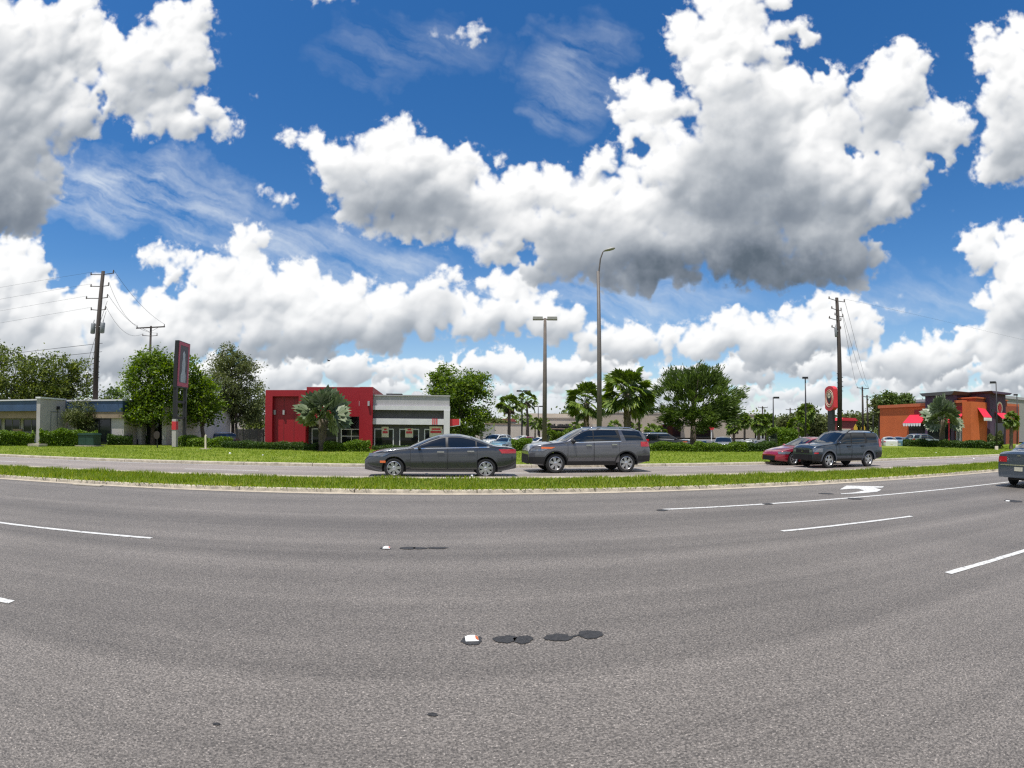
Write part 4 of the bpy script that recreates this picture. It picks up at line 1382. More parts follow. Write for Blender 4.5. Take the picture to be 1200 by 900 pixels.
def lamp_post(label, x, r, yt, kind, mt, rad=.07, heads=((-1, .55), (1, .55)), arm=0, hm='blackmetal', hs=1., name='lamp_post', group='parking lot lamp posts', base=True):
    p = at(x, r)
    h = zat(x, yt, r)
    rz = -math.atan2(p.x, p.y)       # heads set across the view
    root = thing(name, label, 'lamp post', p, rz, group)
    b = MB()
    b.tube([(0, 0, -.9), (0, 0, h * .5), (0, 0, h)], [rad * 1.2, rad, rad * .7], 12)
    b.build('pole', M[mt], root, True)
    if base:
        b = MB()
        b.tube([(0, 0, -.9), (0, 0, .45)], [rad * 2.6, rad * 2.4], 14)
        b.build('footing', M['concrete'], root, True)
    for (sx, l) in heads:
        b = MB()
        b.tube([(0, 0, h - .12), (sx * l * .6, 0, h - .06)], .03 * hs + .01, 6)
        arm_o = b.build('arm', M[mt], root)
        b = MB()
        cx = sx * (l + .12 * hs)
        W_, D_, H_ = .34 * hs, .22 * hs, .13 * hs
        b.prism([(cx - W_, h - .13), (cx + W_, h - .13), (cx + W_ * .96, h - .13 + H_ * 1.4), (cx - W_ * .96, h - .13 + H_ * 1.4)], -D_, D_)
        hd = b.build('lamp_head', M[hm], arm_o)
    return root


lamp_post('tall concrete parking lamp with two pale box heads', 638, 45, 373, 'two', 'concretepole', .17, ((-1, .45), (1, .45)), hm='lamphead', hs=1.25)
lamp_post('dark double headed lamp between the two thin palms', 611.5, 82, 458, 'two', 'blackmetal', .11, ((-1, .32), (1, .32)), hs=1.15)
lamp_post('smaller dark double headed lamp left of the pale parking lamp', 630.5, 100, 476, 'two', 'blackmetal', .10, ((-1, .35), (1, .35)), hs=1.1)
lamp_post('black lamp post with one head to the right, above the square bush', 906, 58, 465.5, 'one', 'blackmetal', .075, ((1, .22),), hs=.95)
lamp_post('tall black lamp post with a head on top, left of the round red sign', 944, 52, 442, 'one', 'blackmetal', .075, ((0, .0),), hs=.85)
lamp_post('black lamp post with its head to the left, before the purple tower', 1168, 57, 447.5, 'one', 'blackmetal', .075, ((-1, .22),), hs=.95)
lamp_post('black lamp post before the grey block at the right edge', 1192, 66, 462, 'one', 'blackmetal', .075, ((-1, .05),), hs=.8)
lamp_post('tiny far lamp right of the distant poles', 1023, 120, 486, 'one', 'blackmetal', .1, ((1, .4),), hs=1.1)

# street lamp with a cobra head
p = at(702, 34)
hs_ = zat(700, 318, 34)
root = thing('street_lamp', 'tallest street lamp, grey metal with a curved arm, rising behind the steel grey SUV', 'street lamp', p, 0)
b = MB()
b.tube([(0, 0, -.05), (0, 0, hs_ * .5), (0, 0, hs_)], [.17, .14, .10], 14)
b.build('pole', M['alu'], root, True)
ztop = zat(709, 294, 34)
q = at(709, 34, 294) - p
b = MB()
b.tube([(0, 0, hs_ - .9), (q.x * .12, q.y * .12, hs_), (q.x * .35, q.y * .35, ztop - .55), (q.x * .7, q.y * .7, ztop - .08), (q.x * .95, q.y * .95, ztop)], [.05, .05, .045, .04, .035], 8)
b.tube([(0, 0, hs_ - .2), (q.x * .3, q.y * .3, ztop - .75)], .025, 6)
arm = b.build('arm', M['alu'], root, True)
b = MB()
u = Vector((q.x, q.y, .12)).normalized()
c0 = Vector((q.x, q.y, ztop + .02))
R = []
for (k, wv_, hv) in ((-.1, .05, .05), (.05, .12, .08), (.3, .17, .11), (.55, .15, .10), (.68, .05, .04)):
    s_ = Vector((-u.y, u.x, 0)).normalized()
    R.append([tuple(c0 + u * k + s_ * wv_ * math.cos(a) + Vector((0, 0, hv * math.sin(a) * (1 if math.sin(a) > 0 else .8)))) for a in np.linspace(0, 2 * math.pi, 13)])
b.grid(R)
b.add(R[0][:12], [tuple(range(12))])
b.add(R[-1][:12], [tuple(range(12))[::-1]])
b.build('lamp_head', M['lamphead'], arm, True)


# ------------------------------------------------------------------ buildings
def frame_tc(t, c, extra=0.):
    return W(t, c), PSI + extra


def part(b, nm, m, root, lab=None):
    o = b.build(nm, m, root)
    if lab:
        o['label'] = lab
    return o


def bx(root, nm, m, *boxes, one=False):
    """boxes as parts of their own, or as one part where they are a pattern"""
    if one:
        b = MB()
        for q in boxes:
            b.box(*q)
        return b.build(nm, m, root)
    for q in boxes:
        b = MB()
        b.box(*q)
        o = b.build(nm, m, root)
    return o


def window(root, x0, x1, z0, z1, y, fw=.07, mull=(), trans=(), fm='whitetrim', depth=.09):
    """pane set in a frame on a wall whose outer face is y (towards -y)"""
    b = MB()
    b.box(x0, y - depth, z0, x0 + fw, y, z1)
    b.box(x1 - fw, y - depth, z0, x1, y, z1)
    b.box(x0 + fw, y - depth, z1 - fw, x1 - fw, y, z1)
    b.box(x0 + fw, y - depth, z0, x1 - fw, y, z0 + fw)
    for q in mull:
        b.box(q - fw * .4, y - depth * .9, z0 + fw, q + fw * .4, y - .004, z1 - fw)
    for q in trans:
        b.box(x0 + fw, y - depth * .85, q - fw * .4, x1 - fw, y - .006, q + fw * .4)
    f = b.build('window', M[fm], root)
    g = MB()
    g.box(x0 + fw, y - depth * .35, z0 + fw, x1 - fw, y - .01, z1 - fw)
    g.build('pane', M['glass'], f)
    return f


# --- red and grey restaurant
cR = 38.6
tL, tR0, tR1, tE = tcx(310.5, cR), tcx(404, cR), tcx(436.5, cR), tcx(527, cR)
t352 = tcx(351, cR)
rest = thing('restaurant', 'low restaurant with tall red wall panels and a grey storefront with white bands', 'building', W(0, cR), PSI)
zr = lambda x, y: zat(x, y, cR / math.cos((x - 600) / F + PSI))
hL, hR = zr(330, 457), zr(425, 453.5)
# left red box: frame round a recessed panel
bx(rest, 'red_panel', M['red'], (tL + .55, .40, .1, t352 - .1, 2.5, hL - .45))
bx(rest, 'red_frame', M['red'], (tL, 0, .05, tL + .55, 9, hL - .45), (tL, 0, hL - .45, t352 + .45, 9, hL), (t352 - .1, 0, .05, t352 + .45, 9, hL - .45))
bx(rest, 'panel_joint', M['black'], *[(tL + .55 + k * .78, .392, .4, tL + .57 + k * .78, .40, hL - .5) for k in (1, 2)])
# middle storefront under a white band
mid0, mid1 = t352 + .45, tR0
bx(rest, 'wall', M['greywall'], (mid0, 1.0, .05, mid1, 9, 3.4), (tR1, .55, .05, tE - .42, 9, 3.05))
bx(rest, 'white_band', M['whitetrim'], (mid0, .55, zr(390, 497), mid1, 1.0, zr(390, 490)))
bx(rest, 'red_panel', M['red'], (mid0, .13, zr(390, 490), mid1, 1.6, hR - .002))
window(rest, mid0 + .25, mid0 + 2.2, .15, zr(370, 502), .995, mull=(mid0 + 1.2,))
window(rest, tcx(397, cR), tcx(422.5, cR) - .02, .12, zr(410, 502.5), .995, mull=((tcx(397, cR) + tcx(422.5, cR)) / 2,), trans=(1.0,))
# red tower
bx(rest, 'red_tower', M['red'], (tR0 + 1.05, -.10, .02, tR1, 9, hR), (tR0 - .2, .12, zr(410, 488), tR0 + 1.05, 9, hR))
for x, y, hh in ((320.5, 483, 0), (331, 483, 0), (421.5, 473, 1), (432, 473, 1)):
    tt = tcx(x, cR)
    yy = .40 if not hh else (.12 if x < 424 else -.10)
    b = MB()
    b.box(tt - .07, yy - .16, zr(x, y) - .17, tt + .07, yy - .002, zr(x, y) + .17)
    b.build('wall_lamp', M['lightgrey'], rest)
# grey part
zg = lambda y: zr(480, y)
bx(rest, 'cornice', M['lightgrey'], (tR1 + .003, .25, zg(475.5), tE - .02, 9, zg(464)), (tR1 + .003, .18, zg(464), tE + .03, 9.05, zg(462.6)))
bx(rest, 'white_band', M['whitetrim'], (tR1 + .003, .10, zg(480.5), tE + .02, 9.02, zg(475.5)), (tR1 + .003, .18, zg(497.5), tE - .42, .9, zg(490.5)), (tR1 + .003, .16, zg(478.4), tE - .1, .2, zg(477.8)))
bx(rest, 'sign_band', M['greywall'], (tR1 + .003, .36, zg(490.5), tE - .42, 9, zg(480.5)))
bx(rest, 'pilaster', M['whitetrim'], (tE - .42, .05, .05, tE, 9, zg(480.5)))
for k, (xa, xb) in enumerate(((436.8, 461), (466.5, 491), (496, 521))):
    a, e = tcx(xa, cR) + .06, min(tcx(xb, cR), tE - .45)
    window(rest, a, e, zg(527), zg(502.5), .545)
    w_ = e - a
    pb = MB()
    pz0, pz1 = ((.95, 1.7), (.95, 1.6), (1.0, 1.75))[k]
    f0, f1 = ((.38, .74), (.30, .70), (.28, .95))[k]
    pb.box(a + w_ * f0, .452, pz0, a + w_ * f1, .462, pz1)
    po = pb.build('poster', M['cream'], rest)
    pb = MB()
    pb.box(a + w_ * (f0 + .05), .446, pz0 + .28, a + w_ * (f1 - .05), .4515, pz0 + .44)
    pb.box(a + w_ * (f0 + .12), .446, pz0 + .5, a + w_ * (f1 - .1), .4515, pz0 + .62)
    pb.build('poster_print', M['redbright'], po)
for k in range(3):
    a = tcx(506.5 + k * 2.3, cR)
    bx(rest, 'red_stripe', M['redbright'], (a, .165, zg(497.2), a + .085, .178, zg(490.2)))
b = MB()
b.prism([(tE + .003, zg(499)), (tE + .68, zg(497.2)), (tE + .68, zg(490.4)), (tE + .003, zg(490.4))], .3, .42)
s_ = b.build('corner_sign', M['redbright'], rest)
b = MB()
b.prism([(tE + .003, zg(500)), (tE + .76, zg(498)), (tE + .76, zg(490)), (tE + .70, zg(490)), (tE + .70, zg(497.6)), (tE + .003, zg(499.3))], .28, .44)
b.build('sign_edge', M['whitetrim'], s_)
b = MB()
ta, te = tcx(453, cR + 4), tcx(470, cR + 4)
b.box(ta, 4.0, zg(462.6), te, 5.0, zg(462.6) + .12)
b.box(ta - .05, 3.9, zg(462.6) + .12, te + .05, 5.1, zg(462.6) + .32)
b.build('roof_unit', M['blackmetal'], rest)
b = MB()
ta = tcx(488, cR + 3)
b.prism([(ta - .38, zg(462.6)), (ta + .40, zg(462.6)), (ta + .40, zg(462.6) + .33), (ta + .2, zg(462.6) + .42), (ta - .2, zg(462.6) + .42), (ta - .38, zg(462.6) + .25)], 2.6, 3.4)
b.build('roof_vent', M['white'], rest)
# dark screen fence left of it
fe = thing('screen_fence', 'black slatted screen fence left of the red wall', 'fence', W(0, 41), PSI)
a, e = tcx(277, 41), tcx(309, 41)
bx(fe, 'panel', M['blackmetal'], *[(a + k * (e - a) / 26 + .01, 0, .12, a + (k + 1) * (e - a) / 26 - .01, .04, 1.42) for k in range(26)], one=True)
bx(fe, 'post', M['black'], *[(a + k * (e - a) / 4 - .04, .045, 0, a + k * (e - a) / 4 + .04, .12, 1.5) for k in range(5)])

# --- left shop: blue fascia over a storefront, white wing wall
cS = 39.0
tw = tcx(42.5, 35.5)
ls = thing('shop_building', 'low shop with a blue fascia, tan band and white wing wall', 'building', W(tw, cS), PSI)
zs_ = lambda x, y: zat(x, y, cS / math.cos((x - 600) / F + PSI))
hS = 3.75
bx(ls, 'wing_wall', M['palewall'], (-.0, -3.5, .0, .42, .0, hS - .12))
bx(ls, 'wall_cap', M['white'], (-.06, -3.6, hS - .12, .5, .0, hS))
bx(ls, 'downspout_mark', M['greybox'], (.424, -2.1, 1.2, .44, -2.0, 2.6), (.424, -1.2, 1.5, .44, -1.1, 2.9), (.424, -2.1, 2.62, .44, -.9, 2.7))
bx(ls, 'wall_lamp', M['blackmetal'], (.424, -1.3, 2.85, .62, -1.05, 3.1))
bx(ls, 'wall', M['palewall'], (-26, .62, 0, -.01, 12, 2.95), (.43, .35, 0, 6.5, 12, 2.8))
bx(ls, 'blue_fascia', M['bluefascia'], (-26, -1.0, 2.75, -.01, 12, hS - .14), (.43, .1, 2.7, 6.5, 12, hS - .2))
bx(ls, 'roof_edge', M['whitetrim'], (-26, -1.08, hS - .14, -.07, 12, hS - .03), (.51, .04, hS - .2, 6.5, 12, hS - .08))
bx(ls, 'tan_band', M['tanband'], (-26, -.6, 2.15, -.01, .62, 2.75), (.43, .15, 2.2, 6.5, .35, 2.7))
for k in range(6):
    a = -.5 - k * 2.6 - 2.2
    window(ls, a, a + 2.2, .1 if k % 2 == 0 else .8, 2.12, .615, mull=(a + 1.1,), trans=(1.0,), fm='greybox')
window(ls, 1.6, 5.2, .1, 2.15, .345, mull=(2.8, 4.0), fm='blackmetal')
bx(ls, 'red_counter', M['redbright'], (-9.2, .3, .55, -7.6, .5, 1.0))
bx(ls, 'wall_panel', M['tanband'], (-6.6, .42, .1, -5.4, .614, 1.25))
# footing block by the hedge
o = bx(None, 'concrete_block', M['concrete'], (-.7, -.45, 0, .7, .45, .18))
o.location = at(44, 43.6) + Vector((0, 0, .1))
tag(o, 'low pale concrete block at the foot of the white wing wall', 'block')

# --- second white block with painted wall, to the right of the pole
wb = thing('stucco_building', 'pale stucco block with piers and a painted wall figure behind the bright tree', 'building', at(128, 50), PSI)
zz = zat(140, 470, 50)
bx(wb, 'wall', M['whitewall'], (0, 0, 0, 3.2, 14, zz - .1), (3.2, .6, 0, 6.4, 14, zz - .5))
bx(wb, 'pier', M['palewall'], (3.25, -.25, 0, 3.55, .596, zz - .4), (5.6, -.25, 0, 6.0, .596, zz - .5), (-.35, -.3, 0, -.004, 3, 2.2))
bx(wb, 'roof_edge', M['white'], (-.1, -.1, zz - .1, 3.3, 14, zz))
bx(wb, 'dark_opening', M['glass'], (3.6, .58, .1, 5.5, .597, 2.4), (.06, -.012, .05, 3.1, -.002, .5))
b = MB()
for (x, z, rx, rz_) in ((1.15, 1.75, .22, .14), (1.0, 1.45, .10, .12), (1.35, 1.35, .12, .16), (1.15, 1.12, .16, .12), (1.2, .88, .14, .12)):
    n = 14
    b.add([(x + rx * math.cos(2 * math.pi * k / n), -.006, z + rz_ * math.sin(2 * math.pi * k / n)) for k in range(n)], [tuple(range(n))])
b.build('wall_painting', M['poster_dark'], wb)
# --- long pale building seen under the trees
pb_ = thing('warehouse', 'long pale building seen between the tree trunks', 'building', at(195, 92), PSI)
bx(pb_, 'wall', M['beigelight'], (-2, 0, 0, 27, 20, 3.3))
bx(pb_, 'plinth', M['beigelight'], (-2, 0, -.9, 27, 20, -.001))
bx(pb_, 'roof_edge', M['white'], (-2.1, -.12, 3.3, 27.1, 20.1, 3.5))
bx(pb_, 'joint', M['palewall'], *[(k * 3.2, -.02, .1, k * 3.2 + .12, -.003, 3.2) for k in range(9)])

# --- mall
ml = thing('mall_building', 'long beige mall with a blank parapet wall', 'building', at(690, 120), PSI * .4)
zm = lambda x, y, r=120: zat(x, y, r)
bx(ml, 'wall', M['beige'], (0, 0, 0, 41, 40, zm(760, 484)))
bx(ml, 'plinth', M['beige'], (-12.5, 3.01, -.9, 41, 40, -.001))
bx(ml, 'wing', M['beigelight'], (-12.5, 3, 0, -.003, 40, zm(660, 490)), (-12.5, 6, zm(660, 490), -.003, 40, zm(660, 484)))
bx(ml, 'roof_edge', M['beigelight'], (-.1, -.12, zm(760, 484), 41.1, 40.1, zm(760, 484) + .3), (-12.6, 2.85, zm(660, 490), -.01, 5.99, zm(660, 490) + .25))
bx(ml, 'canopy', M['tanband'], (-11, 1.2, zm(660, 503), -1.5, 2.99, zm(660, 502)))
bx(ml, 'entrance', M['glass'], (-10, 2.9, 0, -2.5, 2.99, 2.4), (17, -.05, .05, 21.5, -.004, 3.0), (25, -.05, .05, 29, -.004, 3.0))
x = -8.6
rr = random.Random(3)
for word in (4, 8):
    b = MB()
    for k in range(word):
        w_ = rr.uniform(.28, .42)
        b.box(x, 2.86, zm(680, 500.6), x + w_, 2.99, zm(680, 500.6) + rr.uniform(.55, .75))
        x += w_ + .08
    b.build('lettering', M['black'], ml)
    x += .4
bx(ml, 'pier', M['beigelight'], (-.6, -1.0, 0, -.004, 2.98, zm(690, 497)), (0.6, -1.4, 0, 2.4, -.01, zm(700, 497)))
bx(ml, 'door_awning', M['white'], (16.6, -1.2, 3.05, 22, -.01, 3.3), (24.6, -1.2, 3.05, 29.4, -.01, 3.3))
o = MB()
o.tube([(0, 0, 0), (0, 0, 2.6)], .05, 8)
o = thing('round_sign', 'round red sign board on a post before the mall, right of the spraying tree', 'sign', at(834, 70), 0)
b = MB()
b.tube([(0, .06, 0), (0, .06, 2.4)], .05, 8)
b.build('post', M['white'], o)
b = MB()
b.lathe_y([(0, .0001), (0, .34), (-.05, .34), (-.05, .0001)], 0, 0, 2.05, 20)
b.build('board', M['redbright'], o)
o = thing('real_estate_sign', 'small red board sign by the green bushes, below the dark mall sign', 'sign', at(658, 62), 0)
b = MB()
b.box(-.08, .0, -.9, .0, .06, 1.2)
b.build('post', M['white'], o)
b = MB()
b.box(-.2, -.05, .75, .3, -.004, 1.25)
b.build('board', M['redbright'], o)

wl = thing('storehouse', 'long low beige wall building behind the thin palms', 'building', at(556, 108), PSI * .3)
bx(wl, 'wall', M['beigelight'], (0, 0, 0, 14.6, 16, zat(600, 497.5, 108)))
bx(wl, 'plinth', M['beigelight'], (0, 0, -.9, 14.6, 16, -.001))
bx(wl, 'roof_edge', M['tanband'], (-.1, -.1, zat(600, 497.5, 108), 14.7, 16.1, zat(600, 497.5, 108) + .18))
bx(wl, 'recess', M['leafshade'] if 'leafshade' in M else M['greyblock'], (1.0, -.03, .1, 4.0, -.004, 2.3))
fr = thing('far_building', 'distant dark red roofed house behind the low beige wall', 'building', at(578, 170), 0)
bx(fr, 'wall', M['greyblock'], (0, 0, 0, 7, 6, zat(590, 494, 170)))
b = MB()
zr_ = zat(590, 494, 170)
b.prism([(-.3, zr_), (7.3, zr_), (6.3, zr_ + .9), (.7, zr_ + .9)], -.3, 6.3)
b.build('roof', M['far_roof'], fr)
gp = bx(None, 'gate_post', M['cream'], (-.16, -.16, 0, .16, .16, 2.6))
gp.location = at(564, 62)
tag(gp, 'pale upright post beside the full green tree, right of the restaurant', 'post')

# --- distant red restaurant right of the dark pole
rd = thing('far_restaurant', 'distant low red restaurant with a pale window band behind the slate blue SUV', 'building', at(985, 135), PSI)
zz = zat(995, 493, 135)
bx(rd, 'wall', M['far_roof'], (0, 0, 0, 5.4, 8, zz))
bx(rd, 'window', M['cream'], (.3, -.05, 1.9, 3.4, -.004, 2.4))
b = MB()
b.prism([(-.3, zz), (5.7, zz), (4.8, zz + .7), (.6, zz + .7)], -.4, 8.2)
b.build('roof', M['redbright'], rd)
for (x, r, lb) in ((1002.5, 128, 'yellow arrow board, left of two by the distant red restaurant'), (1011.5, 124, 'yellow arrow board, right of two by the distant red restaurant')):
    o = thing('yellow_sign', lb, 'sign', at(x, r), 0, 'yellow boards')
    zz = zat(x, 505, r)
    b = MB()
    b.tube([(0, .1, 0), (0, .1, zz + .6)], .07, 8)
    b.build('post', M['blackmetal'], o)
    b = MB()
    b.prism([(-.5, zz - .5), (.5, zz - .5), (.55, zz + .7), (0, zz + 1.5), (-.55, zz + .7)], -.06, .04)
    b.build('board', M['yellow'], o)

# --- orange building with purple towers.  Its long wall faces back along the road (local -y), near end at right
OB0, OB1 = at(1031, 92), at(1139, 79.5)
oa = math.atan2(OB1.y - OB0.y, OB1.x - OB0.x)
OL = (OB1 - OB0).length
ob = thing('orange_building', 'orange stucco restaurant with red awnings and purple towers', 'building', OB0, oa)
oz = lambda f, y: zat(1031 + 108 * f, y, 92 + (79.5 - 92) * f)
def ox(x):
    """local x along the wall under photo column x"""
    d = at(x, 1)
    n = Vector((-math.sin(oa), math.cos(oa), 0))
    k = OB0.dot(n) / d.dot(n)
    return (d * k - OB0).dot(Vector((math.cos(oa), math.sin(oa), 0)))
H1 = oz(0, 476.5)
H2 = oz(1, 468)
HO = (H1 + H2) / 2
x83, x118 = ox(1086), ox(1119)
bx(ob, 'wall', M['orange'], (0, 0, 0, x83, 16, HO - .45))
bx(ob, 'wall', M['brick'], (x118, .05, 0, OL - 1.6, 16, HO - .2), (x83, .5, 0, x118, 16, HO - .1))
bx(ob, 'cornice', M['orangeband'], (-.25, -.25, HO - .45, x83, 16.2, HO), (x118, -.2, HO - .2, OL - 1.7, 16.2, HO + .15))
bx(ob, 'purple_tower', M['purple'], (x83 + .003, -.35, 0, x118 - .003, .495, HO + .9), (x83 + .3, .5, HO - .08, x118 - .3, 5, HO + .9))
b = MB()
b.prism([(x83 - .1, HO + .9), (x118 + .1, HO + .9), (x118 + .7, HO + 1.35), (x83 - .7, HO + 1.35)], -.9, 5.6)
b.build('tower_cap', M['greywall'], ob)
bx(ob, 'pier', M['orange'], (OL - 1.58, -.25, 0, OL, 4, HO - .1), (OL - 1.7, -.3, 0, OL + .06, 4.1, .5))
bx(ob, 'entrance', M['glass'], (ox(1065), -.04, .05, ox(1086) - .1, -.004, 2.9), (x118 + .3, .0, .05, OL - 1.75, .046, 3.0), (x83 + .5, -.39, .05, x118 - .5, -.354, 2.9))
bx(ob, 'door_frame', M['whitetrim'], *[(x118 + .3 + k * (OL - 2.05 - x118) / 4 - .04, -.03, .05, x118 + .3 + k * (OL - 2.05 - x118) / 4 + .04, -.001, 3.0) for k in range(5)])


def awning(root, x0, x1, y, z0, z1, out, lab=None, val=True):
    b = MB()
    b.add([(x0, y, z1), (x1, y, z1), (x1 + .12, y - out, z0), (x0 - .12, y - out, z0), (x0, y, z1 - .06), (x1, y, z1 - .06), (x1 + .12, y - out, z0 - .06), (x0 - .12, y - out, z0 - .06)],
          [(3, 2, 1, 0), (4, 5, 6, 7), (0, 4, 7, 3), (2, 6, 5, 1), (3, 7, 6, 2), (0, 1, 5, 4)])
    a = b.build('awning', M['awning'], root)
    if val:
        b = MB()
        n = 7
        w_ = (x1 - x0 + .24) / n
        for k in range(n):
            c = x0 - .12 + w_ * k
            b.prism([(c + .02, z0 - .065), (c + w_ - .02, z0 - .065), (c + w_ * .85, z0 - .42), (c + w_ * .5, z0 - .5), (c + w_ * .15, z0 - .42)], y - out - .02, y - out + .01)
        b.build('valance', M['white'], a)
    return a


awning(ob, ox(1066), ox(1086), -.01, 3.0, 4.2, 1.5)
awning(ob, ox(1112), OL - 1.6, -.01, 3.0, 4.2, 1.6, val=False)
bx(ob, 'red_niche', M['red'], (x83 - 2.6, -.03, 4.2, x83 - .02, -.003, 4.9), (OL - 3.4, .01, 4.15, OL - 1.75, .045, 5.2))
# return front with the tall purple tower, to the right of the near corner
n2 = thing('tower_building', 'orange wing with a tall purple tower and round emblem at the right edge', 'building', OB1 + Vector((.15, .1, 0)), PSI)
def nx_(x):
    d = at(x, 1)
    n = Vector((-SP, CP, 0))
    o_ = OB1 + Vector((.15, .1, 0))
    k = o_.dot(n) / d.dot(n)
    return (d * k - o_).dot(Vector((CP, SP, 0)))
xa, xb, xc = nx_(1155), nx_(1173.5), nx_(1184)
hz = lambda y: zat(1165, y, 84)
bx(n2, 'wall', M['brick'], (1.2, .1, 0, xa, 4.5, hz(468)), (xb, .6, 0, xc, 6, hz(467.5)))
bx(n2, 'cornice', M['orangeband'], (1.0, -.1, hz(468), xa - .003, 4.6, hz(466.5)), (xb + .003, .4, hz(467.5), xc + .1, 6.1, hz(466.3)))
bx(n2, 'purple_tower', M['purple'], (xa, -.8, 0, xb, 6, hz(462)))
b = MB()
b.prism([(xa - .1, hz(462)), (xb + .1, hz(462)), (xb + .8, hz(459.4)), (xa - .8, hz(459.4))], -1.6, 6.8)
b.build('tower_cap', M['purple'], n2)
bx(n2, 'entrance', M['glass'], (nx_(1144), .02, .1, nx_(1152), .095, 3.4))
bx(n2, 'red_door', M['red'], (nx_(1152.3), .0, .1, nx_(1154.7), .09, 3.2))
awning(n2, nx_(1144.5), nx_(1153), .0, 3.7, 5.1, 1.3)
awning(n2, nx_(1160.5), nx_(1171.5), -.81, 3.6, 4.5, 1.4)
bx(n2, 'entrance', M['glass'], (nx_(1160.5), -.86, .1, nx_(1171), -.804, 3.0))
xe = (nx_(1162) + nx_(1170)) / 2
ze = hz(478)
b = MB()
b.lathe_y([(-.84, .62), (-.90, .66), (-.90, .85), (-.84, .9)], xe, 0, ze, 28)
em = b.build('emblem', M['cream'], n2)
b = MB()
b.lathe_y([(-.82, .0001), (-.82, .62)], xe, 0, ze, 28)
b.prism([(xe - .32, ze + .3), (xe + .32, ze + .3), (xe + .28, ze - .05), (xe, ze - .42), (xe - .28, ze - .05)], -.87, -.83)
b.build('emblem_disc', M['redbright'], em)
bx(n2, 'wall_plate', M['blackmetal'], (xa + .4, -.83, ze - .5, xa + 1.3, -.803, ze - .2))
rp = thing('red_post', 'slim red post standing before the silver palm at the orange building', 'post', at(1112, 63), 0)
b = MB()
b.tube([(0, 0, 0), (0, 0, zat(1112, 493, 63))], .07, 8)
b.build('post', M['awning'], rp)
b = MB()
zt_ = zat(1112, 493, 63)
b.tube([(0, 0, zt_), (0, 0, zt_ + .08)], [.11, .11], 8)
b.build('cap', M['awning'], rp)
gb_ = thing('grey_building', 'tall plain grey block at the right edge behind the purple tower', 'building', at(1172, 112), PSI)
zg_ = zat(1190, 466, 112)
bx(gb_, 'wall', M['greyblock'], (0, 0, 0, 60, 30, zg_))
bx(gb_, 'roof_edge', M['lightgrey'], (-.15, -.15, zg_, 60.1, 30.1, zg_ + .5))
ub = thing('utility_cabinet', 'green metal utility cabinet at the end of the bright hedge', 'utility box', at(105, 43.4), PSI)
bx(ub, 'cabinet', M['greenbox'], (-.75, -.5, .18, .75, .5, .92))
b = MB()
b.prism([(-.8, .92), (.8, .92), (.74, 1.06), (-.74, 1.06)], -.56, .56)
b.build('lid', M['greenbox'], ub)
bx(ub, 'pad', M['concrete'], (-.95, -.7, .02, .95, .7, .178))
bx(ub, 'door', M['greenbox'], (-.7, -.515, .24, -.02, -.502, .86), (.02, -.515, .24, .7, -.502, .86))

# --- tall sign on the left (poster box seen from one side)
RS = 42
sg = thing('pylon_sign', 'tall black pylon sign with a pink framed picture panel', 'sign', at(203.5, RS), PSI)
z0_, z1_, z2_ = zat(206, 491, RS), zat(206, 452, RS), zat(204, 398.5, RS)
bx(sg, 'sign_box', M['blackmetal'], (-.16, 0, z1_ - .1, .16, 2.1, z2_))
bx(sg, 'post', M['blackmetal'], (-.14, .05, z0_, .14, .36, z1_ - .103), (-.12, 1.78, -.05, .12, 2.02, z1_ - .103))
bx(sg, 'cross_bar', M['blackmetal'], (-.08, .363, zat(206, 472, RS), .08, 1.777, zat(206, 469, RS)), (-.08, .363, z0_, .08, 1.777, z0_ + .2))
bx(sg, 'base', M['palewall'], (-.17, .03, -.05, .17, .40, z0_ - .003))
bx(sg, 'red_band', M['redbright'], (-.182, .01, 1.35, .182, .42, 1.95))
hz_ = z2_ - z1_
bx(sg, 'picture_frame', M['pink'], (.163, .08, z1_ + .0, .19, 2.02, z1_ + .28), (.163, .08, z2_ - .3, .19, 2.02, z2_ - .06), (.163, .08, z1_ + .28, .19, .34, z2_ - .3), (.163, 1.76, z1_ + .28, .19, 2.02, z2_ - .3))
pp = bx(sg, 'picture', M['poster_dark'], (.163, .34, z1_ + .28, .176, 1.76, z2_ - .3))
b = MB()
fig = [(.7, .3), (1.8, .3), (1.85, 1.0), (1.62, 1.5), (1.66, 2.2), (1.5, 2.9), (1.55, 3.3), (1.2, 3.6), (.95, 3.3), (1.0, 2.8), (.84, 2.1), (.9, 1.4), (.66, 1.0)]
k_ = (hz_ - .7) / 3.7
b.add([(.182, (y - .34) * .78 + .34, z1_ + .28 + (z - .25) * k_) for (y, z) in fig], [tuple(range(len(fig)))])
b.build('picture_figure', M['sky_poster'], pp)

# --- round red sign by the dark pole
RP = 50
ps = thing('round_top_sign', 'red sign with a round ringed emblem on a black post beside the dark utility pole', 'sign', at(974.5, RP), PSI - math.pi / 2 - .22)
zc = zat(974, 467, RP)
hw = .82
outl = []
for a in np.linspace(200, 340, 9):
    outl.append((hw * math.cos(math.radians(a)) / math.cos(math.radians(20)), zc - .80 + .42 * (math.sin(math.radians(a)) + math.sin(math.radians(20)))))
for a in np.linspace(20, 160, 9):
    outl.append((hw * math.cos(math.radians(a)) / math.cos(math.radians(20)), zc + .80 + .42 * (math.sin(math.radians(a)) - math.sin(math.radians(20)))))
b = MB()
b.prism(outl, -.25, .16)
b.build('sign_box', M['redbright'], ps)
for nm, r0, r1, m_ in (('ring', .76, .70, 'cream'), ('ring', .60, .53, 'cream')):
    b = MB()
    b.lathe_y([(-.253, r0), (-.27, r0 - .01), (-.27, r1 + .01), (-.253, r1)], 0, 0, zc, 32)
    b.build(nm, M[m_], ps)
b = MB()
